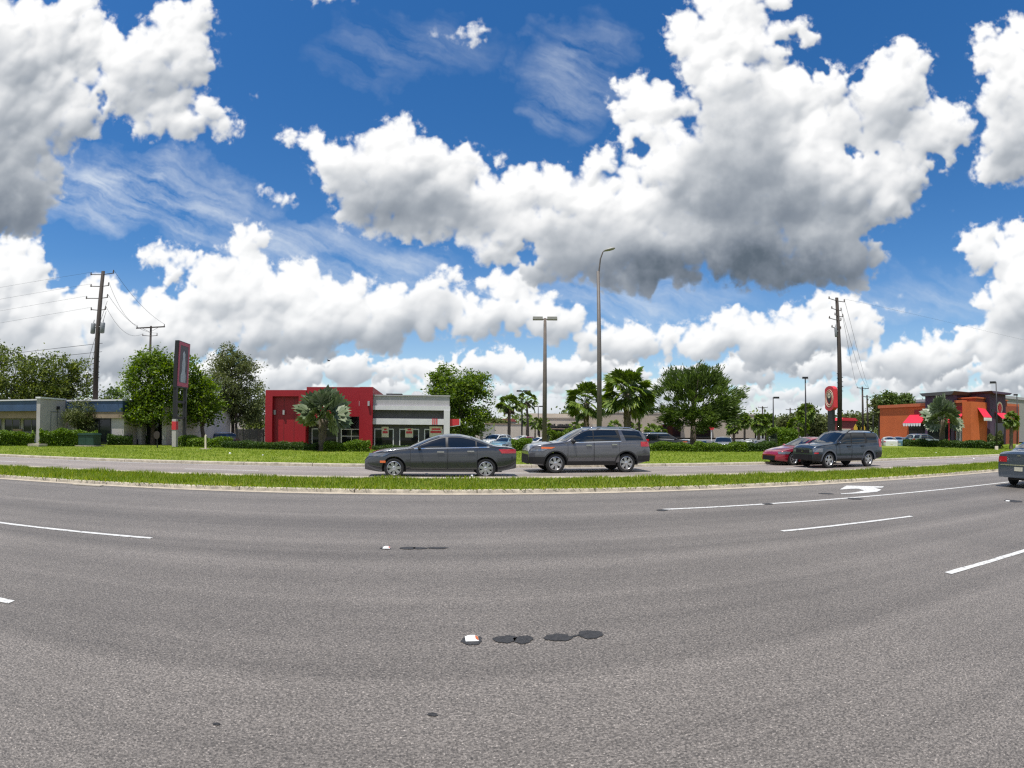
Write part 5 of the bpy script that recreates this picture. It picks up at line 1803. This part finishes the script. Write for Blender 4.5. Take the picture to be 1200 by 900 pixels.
b.prism([(-.42, zc + .25), (-.30, zc + .45), (.30, zc + .45), (.42, zc + .25), (.36, zc - .1), (0, zc - .5), (-.36, zc - .1)], -.266, -.254)
b.build('emblem', M['black'], ps)
b = MB()
n = 16
b.add([(.29 * math.cos(2 * math.pi * k / n), -.271, zc + .24 + .22 * math.sin(2 * math.pi * k / n)) for k in range(n)], [tuple(range(n))])
b.build('emblem_face', M['cream'], ps)
for ex in (-.13, .13):
    b = MB()
    b.add([(ex + .06 * math.cos(2 * math.pi * k / 10), -.275, zc + .26 + .06 * math.sin(2 * math.pi * k / 10)) for k in range(10)], [tuple(range(10))])
    b.build('emblem_mark', M['black'], ps)
bx(ps, 'post', M['black'], (-.42, -.2, -.9, .42, .11, zc - .96))

# --- small things on the lawns
o = thing('small_sign', 'small brown roundish sign board on a short post left of the tall black sign', 'sign', at(184, 40.5), 0)
b = MB()
b.tube([(0, .03, 0), (0, .03, 1.0)], .05, 8)
b.build('post', M['black'], o)
b = MB()
b.lathe_y([(0, .0001), (0, .27), (-.06, .27), (-.06, .0001)], 0, 0, .98, 16)
b.build('board', M['wood'], o)
o = thing('stake', 'pale wooden stake on a small concrete pad in the lawn', 'stake', at(241, 38.2), 0)
bx(o, 'pad', M['concrete'], (-.35, -.3, .09, .35, .3, .14))
b = MB()
b.box(-.06, -.05, .14, .06, .05, .98)
b.prism([(-.06, .98), (.06, .98), (0, 1.08)], -.05, .05)
b.build('post', M['cream'], o)
for x, y, s_, lb in ((269.5, 534, .08, 'white crumpled litter on the lawn, left of two below the mossy oak'), (308, 536, .055, 'white crumpled litter on the lawn, right of two before the red wall'), (1097, 532.5, .06, 'scrap of white litter on the lawn before the orange building'), (1168, 528, .14, 'pale block at the foot of the black lamp by the purple tower'), (553, 563, .05, 'white scrap in the median grass below the graphite sedan'), (1141, 540.6, .06, 'white scrap in the median grass near the right edge')):
    p = gnd(x, y)
    b = MB()
    n = 9
    ring = []
    for (zz, k) in ((.0, .8), (.4, 1.0), (.8, .6), (1.0, .1)):
        ring.append([(math.cos(2 * math.pi * i / n) * s_ * k * random.uniform(.7, 1.2), math.sin(2 * math.pi * i / n) * s_ * k * random.uniform(.7, 1.2), zz * s_ * 1.2) for i in range(n)])
        ring[-1].append(ring[-1][0])
    b.grid(ring)
    o = b.build('litter', M['white'])
    o.location = p + Vector((0, 0, .12 if y > 540 else .09))
    tag(o, lb, 'litter', 'litter')
# sunken drain grate at the kerb
o = bx(None, 'kerb_inlet', M['concrete'], (-.5, -.1, 0, .5, .08, .02))
o.location = W(tcx(102, 13.0), 13.0, .004)
o.rotation_euler = (0, 0, PSI)
tag(o, 'pale worn slab in the gutter on the left', 'slab')
# bird
bd = bpy.data.objects
b = MB()
b.tube([(-.3, 0, 0), (-.1, 0, .03), (.15, 0, .04), (.34, 0, .03)], [.02, .09, .10, .02], 8)
b.add([(-.05, 0, .08), (.14, 0, .08), (.06, .75, .25), (-.05, .72, .25)], [(0, 1, 2, 3)])
b.add([(-.05, 0, .08), (.14, 0, .08), (.06, -.75, .20), (-.05, -.72, .20)], [(3, 2, 1, 0)])
o = b.build('bird', M['black'])
o.location = at(385, 90, 423) + Vector((0, 0, zat(385, 423, 90)))
tag(o, 'small dark bird flying above the silver palm', 'bird')

# ------------------------------------------------------------------ sky
SUN_EL, SUN_AZ = math.radians(72), math.atan2(-.55, -.83)      # azimuth clockwise from +y
sd = Vector((math.sin(SUN_AZ) * math.cos(SUN_EL), math.cos(SUN_AZ) * math.cos(SUN_EL), math.sin(SUN_EL)))
ld = bpy.data.lights.new('sun', 'SUN')
ld.energy = 4.6
ld.angle = math.radians(.53)
ld.color = (1, .965, .90)
lo_ = bpy.data.objects.new('sun', ld)
COL.objects.link(lo_)
lo_.rotation_euler = (-sd).to_track_quat('-Z', 'Y').to_euler()
lo_.location = (0, 0, 60)

# ------------------------------------------------------------------ clouds, worked out once as light scattered by heaped puffs
SK = 1.3                                   # working texels per unit of lobe size
CX0, CX1, CY0, CY1 = -110, 1310, -70, 525
HIGH = [(0, 55, 95, 95), (62, 120, 78, 58), (150, 82, 70, 52), (205, 55, 46, 60), (228, 12, 24, 40), (205, 135, 60, 34), (258, 152, 32, 16), (85, 45, 45, 60), (15, 190, 62, 92), (18, 240, 42, 46), (-40, 120, 80, 150),
        (366, 168, 18, 20), (335, 163, 12, 12), (440, 188, 72, 54), (492, 212, 76, 62), (425, 232, 62, 44), (548, 200, 28, 28), (505, 252, 66, 34), (445, 268, 22, 16),
        (618, 232, 60, 42), (690, 228, 72, 48), (742, 250, 70, 44), (602, 272, 60, 40), (560, 292, 34, 26), (652, 285, 88, 44), (560, 240, 40, 40),
        (765, 130, 54, 42), (832, 60, 52, 62), (862, 15, 62, 40), (905, 110, 88, 78), (868, 200, 100, 88), (790, 195, 58, 62), (835, 262, 70, 46), (950, 205, 92, 82), (1028, 122, 60, 60), (1052, 88, 50, 40), (1082, 172, 52, 46), (1012, 215, 82, 60), (895, 285, 135, 56), (765, 305, 105, 40), (985, 282, 50, 56), (1000, 312, 36, 30), (660, 315, 50, 24), (720, 290, 80, 46), (930, 40, 28, 30), (1105, 150, 42, 34), (735, 100, 22, 14),
        (1182, 70, 42, 58), (1195, 135, 52, 88), (1152, 35, 18, 14), (1172, 190, 30, 36), (1126, 128, 16, 12), (1240, 110, 60, 110)]
SMALL = [(112, 8, 24, 7), (300, 111, 9, 8), (385, -4, 60, 9), (556, 37, 20, 16), (504, 44, 9, 5), (528, 43, 12, 4), (332, 235, 22, 9), (312, 222, 14, 7), (1066, 364, 22, 7), (1040, 360, 16, 6), (1058, 344, 6, 5), (265, 42, 11, 5), (590, 188, 14, 9), (1152, 170, 8, 6), (1118, 250, 8, 4)]
MID = [(10, 305, 42, 34), (35, 352, 48, 56), (112, 350, 30, 34), (130, 392, 92, 56), (205, 388, 58, 42), (30, 412, 90, 46), (-40, 360, 60, 70),
       (291, 293, 26, 34), (222, 305, 56, 16), (250, 345, 92, 46), (332, 350, 88, 44), (395, 375, 80, 50), (300, 390, 110, 34), (185, 298, 22, 12),
       (1152, 290, 30, 32), (1195, 300, 36, 44), (1198, 352, 48, 34), (1178, 372, 46, 36), (1235, 330, 60, 70),
       (970, 382, 46, 38), (1012, 388, 26, 36), (962, 358, 16, 14), (858, 388, 42, 28), (828, 402, 32, 24), (915, 398, 66, 42), (1100, 418, 60, 28), (1165, 402, 66, 36), (1050, 425, 40, 26),
       (506, 348, 44, 22), (560, 374, 60, 28), (470, 372, 66, 40), (640, 372, 60, 32), (722, 400, 62, 26), (782, 402, 40, 20), (600, 338, 44, 24), (530, 322, 20, 12)]
GREY = [(10, 175, 95, 60, .42), (15, 245, 56, 52, .78), (-20, 110, 90, 70, .2), (180, 95, 60, 30, .26), (470, 240, 95, 36, .60), (430, 215, 54, 34, .35), (560, 260, 46, 30, .26), (868, 170, 78, 80, .50), (880, 240, 120, 64, .64), (890, 315, 175, 52, 1.0), (770, 322, 130, 42, .95), (700, 285, 105, 34, .5), (975, 270, 70, 60, .45), (1040, 150, 66, 36, .30), (1200, 170, 56, 70, .30), (655, 325, 60, 22, .5)]
GREY_MID = [(350, 412, 120, 26, 0.41), (110, 428, 140, 26, 0.38), (455, 402, 90, 30, 0.38), (570, 405, 120, 30, 0.34), (505, 358, 40, 20, 0.38), (1195, 388, 60, 30, 0.38), (1150, 312, 30, 18, 0.22), (700, 425, 110, 24, 0.3), (900, 425, 120, 24, 0.34), (1080, 440, 90, 22, 0.3), (20, 400, 60, 22, 0.26)]
CIR = [(150, 225, 150, 58, .85), (60, 190, 60, 40, .5), (230, 250, 100, 46, .7), (670, 90, 75, 80, .42), (640, 130, 40, 40, .35), (480, 60, 130, 46, .22), (350, 290, 120, 40, .6), (1080, 350, 110, 40, .35), (700, 350, 200, 34, .55), (430, 320, 120, 40, .6)]


def clouds():
    R = np.random.RandomState(5)
    w_, h_ = int((CX1 - CX0) * SK), int((CY1 - CY0) * SK)
    X, Y = np.meshgrid(CX0 + (np.arange(w_) + .5) / SK, CY0 + (np.arange(h_) + .5) / SK)
    X, Y = X.astype(np.float32), Y.astype(np.float32)
    perm = R.rand(512, 512, 2).astype(np.float32) * 2 - 1

    def gnoise(x, y):
        xi, yi = np.floor(x).astype(np.int32), np.floor(y).astype(np.int32)
        fx, fy = x - xi, y - yi
        ux, uy = fx * fx * fx * (fx * (fx * 6 - 15) + 10), fy * fy * fy * (fy * (fy * 6 - 15) + 10)

        def d(i, j):
            g = perm[(yi + j) & 511, (xi + i) & 511]
            return g[..., 0] * (fx - i) + g[..., 1] * (fy - j)
        a = d(0, 0) * (1 - ux) + d(1, 0) * ux
        b = d(0, 1) * (1 - ux) + d(1, 1) * ux
        return a * (1 - uy) + b * uy

    def fbm(x, y, size, octv, rough=.5):
        v, a, s = 0, 1., 1. / size
        for o in range(octv):
            v = v + a * gnoise(x * s + 17.3 * o + 40, y * s + 9.1 * o + 80)
            s *= 2.03
            a *= rough
        return v

    def blur(a, sig):
        """three box passes"""
        r = max(1, int(round(sig * SK * .95)))
        for _ in range(3):
            for ax in (0, 1):
                p = np.concatenate([np.repeat(np.take(a, [0], ax), r + 1, ax), a, np.repeat(np.take(a, [-1], ax), r, ax)], ax)
                c = np.cumsum(p, ax, dtype=np.float64)
                n = a.shape[ax]
                a = ((np.take(c, np.arange(2 * r + 1, 2 * r + 1 + n), ax) - np.take(c, np.arange(0, n), ax)) / (2 * r + 1)).astype(np.float32)
        return a

    def sst(a, b, v):
        t = np.clip((v - a) / (b - a), 0, 1)
        return t * t * (3 - 2 * t)
    wx, wy = fbm(X, Y, 60, 5, .55) * 22, fbm(X + 900, Y + 300, 60, 5, .55) * 22
    fine = fbm(X, Y, 14, 6, .62)
    mid = fbm(X + 311, Y, 46, 5, .55)
    wisp = fbm(X * .8 + wx, Y + wy, 30, 6, .6)

    def puffs(lobes, gen=(26, 9, 5), small=1.0):
        P = []
        for (x, y, rx, ry) in lobes:
            m = min(rx, ry)
            area = rx * ry / (m * m)
            P.append((x, y, 0, m * .62 * R.uniform(.9, 1.05)))
            n1 = int(gen[0] * area ** .9)
            for _ in range(n1):
                a = R.uniform(0, 2 * math.pi)
                q = R.rand() ** .5 * .86
                ux, uy = q * math.cos(a), q * math.sin(a)
                r1 = m * R.uniform(.20, .42) * (1.15 - .5 * q)
                z1 = m * math.sqrt(max(0, 1 - q * q)) * .75
                x1, y1 = x + ux * rx, y + uy * ry
                P.append((x1, y1, z1, r1))
                for _ in range(gen[1]):
                    d = R.normal(size=3)
                    d[1] -= .5
                    d[2] = abs(d[2])
                    d /= np.linalg.norm(d)
                    r2 = r1 * R.uniform(.24, .48)
                    x2, y2, z2 = x1 + d[0] * r1 * .93, y1 + d[1] * r1 * .93, z1 + d[2] * r1 * .9
                    P.append((x2, y2, z2, r2))
                    for _ in range(gen[2] if r2 > 3.0 else 0):
                        e = R.normal(size=3)
                        e[1] -= .3
                        e[2] = abs(e[2])
                        e /= np.linalg.norm(e)
                        P.append((x2 + e[0] * r2 * .95, y2 + e[1] * r2 * .95, z2 + e[2] * r2 * .9, r2 * R.uniform(.25, .5)))
        return np.array(P)

    def layer(lobes, greys, gen, base_lum, soft, haze=0., hk=1., flats=(), holes=()):
        P = puffs(lobes, gen)
        Hh = np.full((h_, w_), -60., np.float32)
        Cv = np.zeros((h_, w_), np.float32)
        for (x, y, z, r) in P:
            cx, cy, rr = (x - CX0) * SK, (y - CY0) * SK, r * SK
            i0, i1, j0, j1 = int(max(0, cx - rr)), int(min(w_, cx + rr + 2)), int(max(0, cy - rr)), int(min(h_, cy + rr + 2))
            if i1 <= i0 or j1 <= j0:
                continue
            dx = (np.arange(i0, i1) + .5 - cx) / rr
            dy = (np.arange(j0, j1) + .5 - cy) / rr
            d2 = dx[None, :] ** 2 + dy[:, None] ** 2
            k = np.sqrt(np.maximum(0, 1 - d2))
            s = Hh[j0:j1, i0:i1]
            np.maximum(s, np.where(d2 < 1, z + r * k, -60), out=s)
            c = Cv[j0:j1, i0:i1]
            np.maximum(c, k * min(1, (r / 7.) ** .6), out=c)

        def warp(a, k):
            ii = np.clip(((X + wx * k - CX0) * SK - .5).round().astype(np.int32), 0, w_ - 1)
            jj = np.clip(((Y + wy * k - CY0) * SK - .5).round().astype(np.int32), 0, h_ - 1)
            return a[jj, ii]
        Hh, Cv = warp(Hh, .45), warp(Cv, .45)
        for (x0, x1, yb) in flats:
            Cv = Cv * (1 - sst(0, 16, Y + wy * .35 + fine * 5 - yb) * sst(x0 - 15, x0 + 15, X) * sst(-x1 - 15, -x1 + 15, -X))
        for (x, y, rx, ry) in holes:
            Cv = Cv * sst(.35, 1.1, ((X + wx * 1.2 - x) / rx) ** 2 + ((Y + wy * 1.2 - y) / ry) ** 2 + fine * 1.2)
        cov = blur(Cv, .9)
        wide = blur(np.clip(Cv * 2, 0, 1), 9)
        edge = np.clip(wide * 3.2, 0, 1)
        alpha = sst(.05, .05 + soft, cov * .75 + wide * .18 + (fine * .72 + wisp * .75) * (1.2 - wide) * edge + mid * .16 * edge - .12 * (1 - edge))
        # light: a high sun from the upper left, softened by scattering through the heap
        Hc = np.maximum(Hh, 0) * np.clip(Cv * 4, 0, 1)
        L = np.array((-.38, -.78, .50))
        lum = np.zeros_like(Hc)
        for sig, wt in ((.8, .13), (2.2, .22), (5.5, .30), (14, .35)):
            b = blur(Hc + fine * 3.2 + wisp * 3, sig)
            gy, gx = np.gradient(b)
            gx, gy = np.tanh(gx * SK * .55) * 1.5, np.tanh(gy * SK * .55) * 1.5
            nn = np.sqrt(gx * gx + gy * gy + 1)
            lum += wt * np.clip((-gx * L[0] - gy * L[1] + L[2]) / nn * .62 + .38, 0, 1.0)
        # crevices
        ao = np.clip((blur(Hc, 5) - blur(Hc, .8)) / 16., -.4, .7)
        lum = base_lum + .03 + (lum - .62) * .70 * hk - ao * .08 + fine * .05 + mid * .05
        lum = lum * .6 + blur(lum, 2.2) * .4
        # thick cloud overhead takes light away from what hangs below
        up = 0
        for st, wt in ((14, .35), (34, .35), (64, .30)):
            up = up + wt * np.roll(wide, (int(st * SK), int(st * .35 * SK)), (0, 1))
        lum = lum - .125 * up * np.clip(wide * 1.4 - .2, 0, 1)
        g = np.zeros_like(lum)
        for (x, y, rx, ry, k) in greys:
            v = ((X + wx * .8 - x) / rx) ** 2 + ((Y + wy * .8 - y) / ry) ** 2
            g = np.maximum(g, np.clip((1 - v) * 1.3, 0, 1) ** .8 * k)
        g = blur(g, 7)
        g = g * (.86 + .5 * mid)
        sm = np.clip(g * .9, 0, .6)
        lum = lum * (1 - sm) + blur(lum, 9) * sm
        lum = lum * (1 - .84 * g) + .06 * g * mid
        lum = np.clip(lum, .10, 1.0)
        ramp = np.array([(.06, .085, .115, .15), (.25, .20, .235, .285), (.45, .36, .395, .44), (.66, .60, .625, .655), (.82, .80, .81, .82), (1.0, .985, .985, .98)])
        col = np.stack([np.interp(lum, ramp[:, 0], ramp[:, i]) for i in (1, 2, 3)], -1)
        if haze:
            col = col * (1 - haze) + np.array((.50, .60, .70)) * haze
        return col, alpha
    # horizon banks, then the middle heaps, then the big near clouds
    hor1, hor2, hor3, g1, g2 = [], [], [], [], []
    for x in range(-100, 1310, 24):
        hor1.append((x, 503, 40, 20))
        hor1.append((x + R.uniform(-10, 10), 478 + R.uniform(-8, 8), R.uniform(26, 50), R.uniform(10, 18)))
        if R.rand() < .85:
            hor2.append((x + R.uniform(-10, 10), 458 + R.uniform(-10, 10) - 8 * math.sin(x * .013), R.uniform(22, 46), R.uniform(9, 17)))
            g2.append((x, 472 + R.uniform(-6, 6), R.uniform(30, 60), R.uniform(8, 14), R.uniform(.15, .6)))
        if R.rand() < .95:
            hor3.append((x + R.uniform(-10, 10), 438 + R.uniform(-14, 8), R.uniform(24, 48), R.uniform(12, 22)))
            g1.append((x, 448 + R.uniform(-6, 6), R.uniform(30, 60), R.uniform(8, 14), R.uniform(.1, .5)))
    out = np.zeros((h_, w_, 3), np.float32)
    A = np.zeros((h_, w_), np.float32)
    # thin cirrus streaks
    c = np.zeros_like(A)
    for (x, y, rx, ry, k) in CIR:
        v = ((X + wx * 1.6 - x) / rx) ** 2 + ((Y + wy * 1.6 - y) / ry) ** 2
        c = np.maximum(c, np.clip(1 - v, 0, 1) * k)
    ca, sa = math.cos(math.radians(24)), math.sin(math.radians(24))
    U, V = X * ca + Y * sa, -X * sa + Y * ca
    stk = fbm(U * .16 + wx * .25, V + wy * .6, 26, 7, .6)
    c = c * np.clip(.48 + stk * .95 + fine * .12, 0, 1) + np.clip((Y - 300) / 190, 0, 1) * .20
    # low milky air
    out[:] = np.array((.74, .80, .86))
    A = np.clip(c, 0, .85)

    def over(col, al):
        nonlocal out, A
        na = al + A * (1 - al)
        out = (col * al[..., None] + out * (A * (1 - al))[..., None]) / np.maximum(na, 1e-5)[..., None]
        A = na
    over(*layer(hor1, [], (10, 6, 2), .76, .5, .34, .8))
    over(*layer(hor2, g2, (14, 7, 3), .83, .45, .16, 1.3))
    over(*layer(hor3, g1, (16, 7, 3), .86, .45, .10, 1.4))
    over(*layer(MID, GREY_MID, (22, 9, 4), .89, .66, .06, 1.2, [], [(75, 322, 16, 18), (205, 340, 26, 16), (1110, 395, 16, 10)]))
    over(*layer(SMALL, [], (16, 5, 2), .84, .95))
    over(*layer(HIGH, GREY, (24, 9, 5), .895, .76, 0, 1.25, [(640, 1045, 346), (-110, 60, 282), (360, 560, 283)],
                [(938, 62, 26, 20), (1000, 180, 20, 10), (1028, 278, 22, 12), (615, 300, 14, 22), (118, 118, 10, 14), (1120, 215, 34, 34), (1100, 185, 14, 9), (750, 178, 14, 12), (960, 80, 12, 9)]))
    # lay it out by azimuth and elevation
    az = np.linspace(-AZH, AZH, TW)
    el = np.linspace(EL0, EL1, TH)
    a2, e2 = np.meshgrid(az, el)
    dx, dy, dz = np.sin(a2) * np.cos(e2), np.cos(a2) * np.cos(e2), np.sin(e2)
    cr_, sr_ = math.cos(ROLL), math.sin(ROLL)
    px, pz = dx * cr_ + dz * sr_, -dx * sr_ + dz * cr_
    th = np.arccos(np.clip(dy, -1, 1))
    k = th / np.maximum(np.sqrt(px * px + pz * pz), 1e-9) * F
    fx = np.clip((600 + px * k - CX0) * SK - .5, 0, w_ - 1.001)
    fy = np.clip((Y0 - pz * k - CY0) * SK - .5, 0, h_ - 1.001)
    i, j = fx.astype(int), fy.astype(int)
    u, v = (fx - i)[..., None], (fy - j)[..., None]
    I4 = np.concatenate([out, A[..., None]], -1)
    return ((I4[j, i] * (1 - u) + I4[j, i + 1] * u) * (1 - v) + (I4[j + 1, i] * (1 - u) + I4[j + 1, i + 1] * u) * v).astype(np.float32)


AZH, EL0, EL1, TW, TH = math.radians(66), math.radians(-3), math.radians(66), 2304, 1152

img = bpy.data.images.new('cloud_light', TW, TH, alpha=True, float_buffer=True)
img.colorspace_settings.name = 'Linear Rec.709'
img.alpha_mode = 'CHANNEL_PACKED'
img.pixels.foreach_set(clouds().ravel())
img.pack()
w = bpy.data.worlds.new('World')
sc.world = w
w.use_nodes = True
T = w.node_tree
T.nodes.clear()


def mk(kind, *ins, **kw):
    n = T.nodes.new(kind)
    for k, v in kw.items():
        setattr(n, k, v)
    for i, v in enumerate(ins):
        if isinstance(v, bpy.types.NodeSocket):
            T.links.new(v, n.inputs[i])
        elif v is not None:
            n.inputs[i].default_value = v
    return n


tcw = mk('ShaderNodeTexCoord')
sp = mk('ShaderNodeSeparateXYZ', tcw.outputs['Generated'])
AZ = mk('ShaderNodeMath', sp.outputs[0], sp.outputs[1], operation='ARCTAN2').outputs[0]
EL = mk('ShaderNodeMath', sp.outputs[2], operation='ARCSINE').outputs[0]
uu = mk('ShaderNodeMapRange', AZ, -AZH, AZH, 0.0, 1.0, clamp=False).outputs[0]
vv = mk('ShaderNodeMapRange', EL, EL0, EL1, 0.0, 1.0, clamp=False).outputs[0]
uv = mk('ShaderNodeCombineXYZ', uu, vv, 0.0).outputs[0]
ti = mk('ShaderNodeTexImage', uv, image=img, extension='MIRROR', interpolation='Linear')
sky = mk('ShaderNodeTexSky', sky_type='NISHITA')
sky.sun_disc = False
sky.sun_elevation = SUN_EL
sky.sun_rotation = SUN_AZ
sky.altitude = 20
sky.air_density = 1.0
sky.dust_density = .3
sky.ozone_density = 2.0
hs = mk('ShaderNodeHueSaturation')
hs.inputs['Saturation'].default_value = 1.36
hs.inputs['Hue'].default_value = .504
hs.inputs['Value'].default_value = 1.04
T.links.new(sky.outputs[0], hs.inputs['Color'])
s10 = mk('ShaderNodeVectorMath', ti.outputs['Color'], operation='SCALE')
s10.inputs['Scale'].default_value = 8.3
m2 = mk('ShaderNodeMix', data_type='RGBA')
T.links.new(ti.outputs['Alpha'], m2.inputs[0])
T.links.new(hs.outputs[0], m2.inputs[6])
T.links.new(s10.outputs[0], m2.inputs[7])
bg = mk('ShaderNodeBackground')
bg.inputs['Strength'].default_value = .1
T.links.new(m2.outputs[2], bg.inputs['Color'])
out = mk('ShaderNodeOutputWorld')
T.links.new(bg.outputs[0], out.inputs['Surface'])
w.cycles.sampling_method = 'MANUAL'
w.cycles.sample_map_resolution = 512

# ------------------------------------------------------------------ camera and render settings
cam = bpy.data.cameras.new('camera')
co = bpy.data.objects.new('camera', cam)
COL.objects.link(co)
cr, sr = math.cos(ROLL), math.sin(ROLL)
co.matrix_world = Matrix(((cr, -sr, 0, 0), (0, 0, -1, 0), (sr, cr, 0, EYE), (0, 0, 0, 1)))
cam.type = 'PANO'
cam.panorama_type = 'FISHEYE_LENS_POLYNOMIAL'
cam.sensor_width = 36
cam.sensor_fit = 'HORIZONTAL'
cam.fisheye_fov = math.radians(220)
cam.fisheye_polynomial_k0 = 0
cam.fisheye_polynomial_k1 = -1200 / F / 36
cam.fisheye_polynomial_k2 = 0
cam.fisheye_polynomial_k3 = 0
cam.fisheye_polynomial_k4 = 0
cam.shift_y = (Y0 - 450) / 900
cam.clip_start = .05
cam.clip_end = 9000
sc.camera = co
sc.render.engine = 'CYCLES'
sc.view_settings.view_transform = 'Standard'
sc.view_settings.look = 'None'
sc.view_settings.gamma = 1
sc.view_settings.exposure = .34
sc.view_settings.use_curve_mapping = False
sc.cycles.use_denoising = False
sc.cycles.max_bounces = 6
sc.cycles.transparent_max_bounces = 6
sc.cycles.sample_clamp_indirect = 6
sc.cycles.pixel_filter_type = 'BLACKMAN_HARRIS'
sc.cycles.filter_width = 1.3
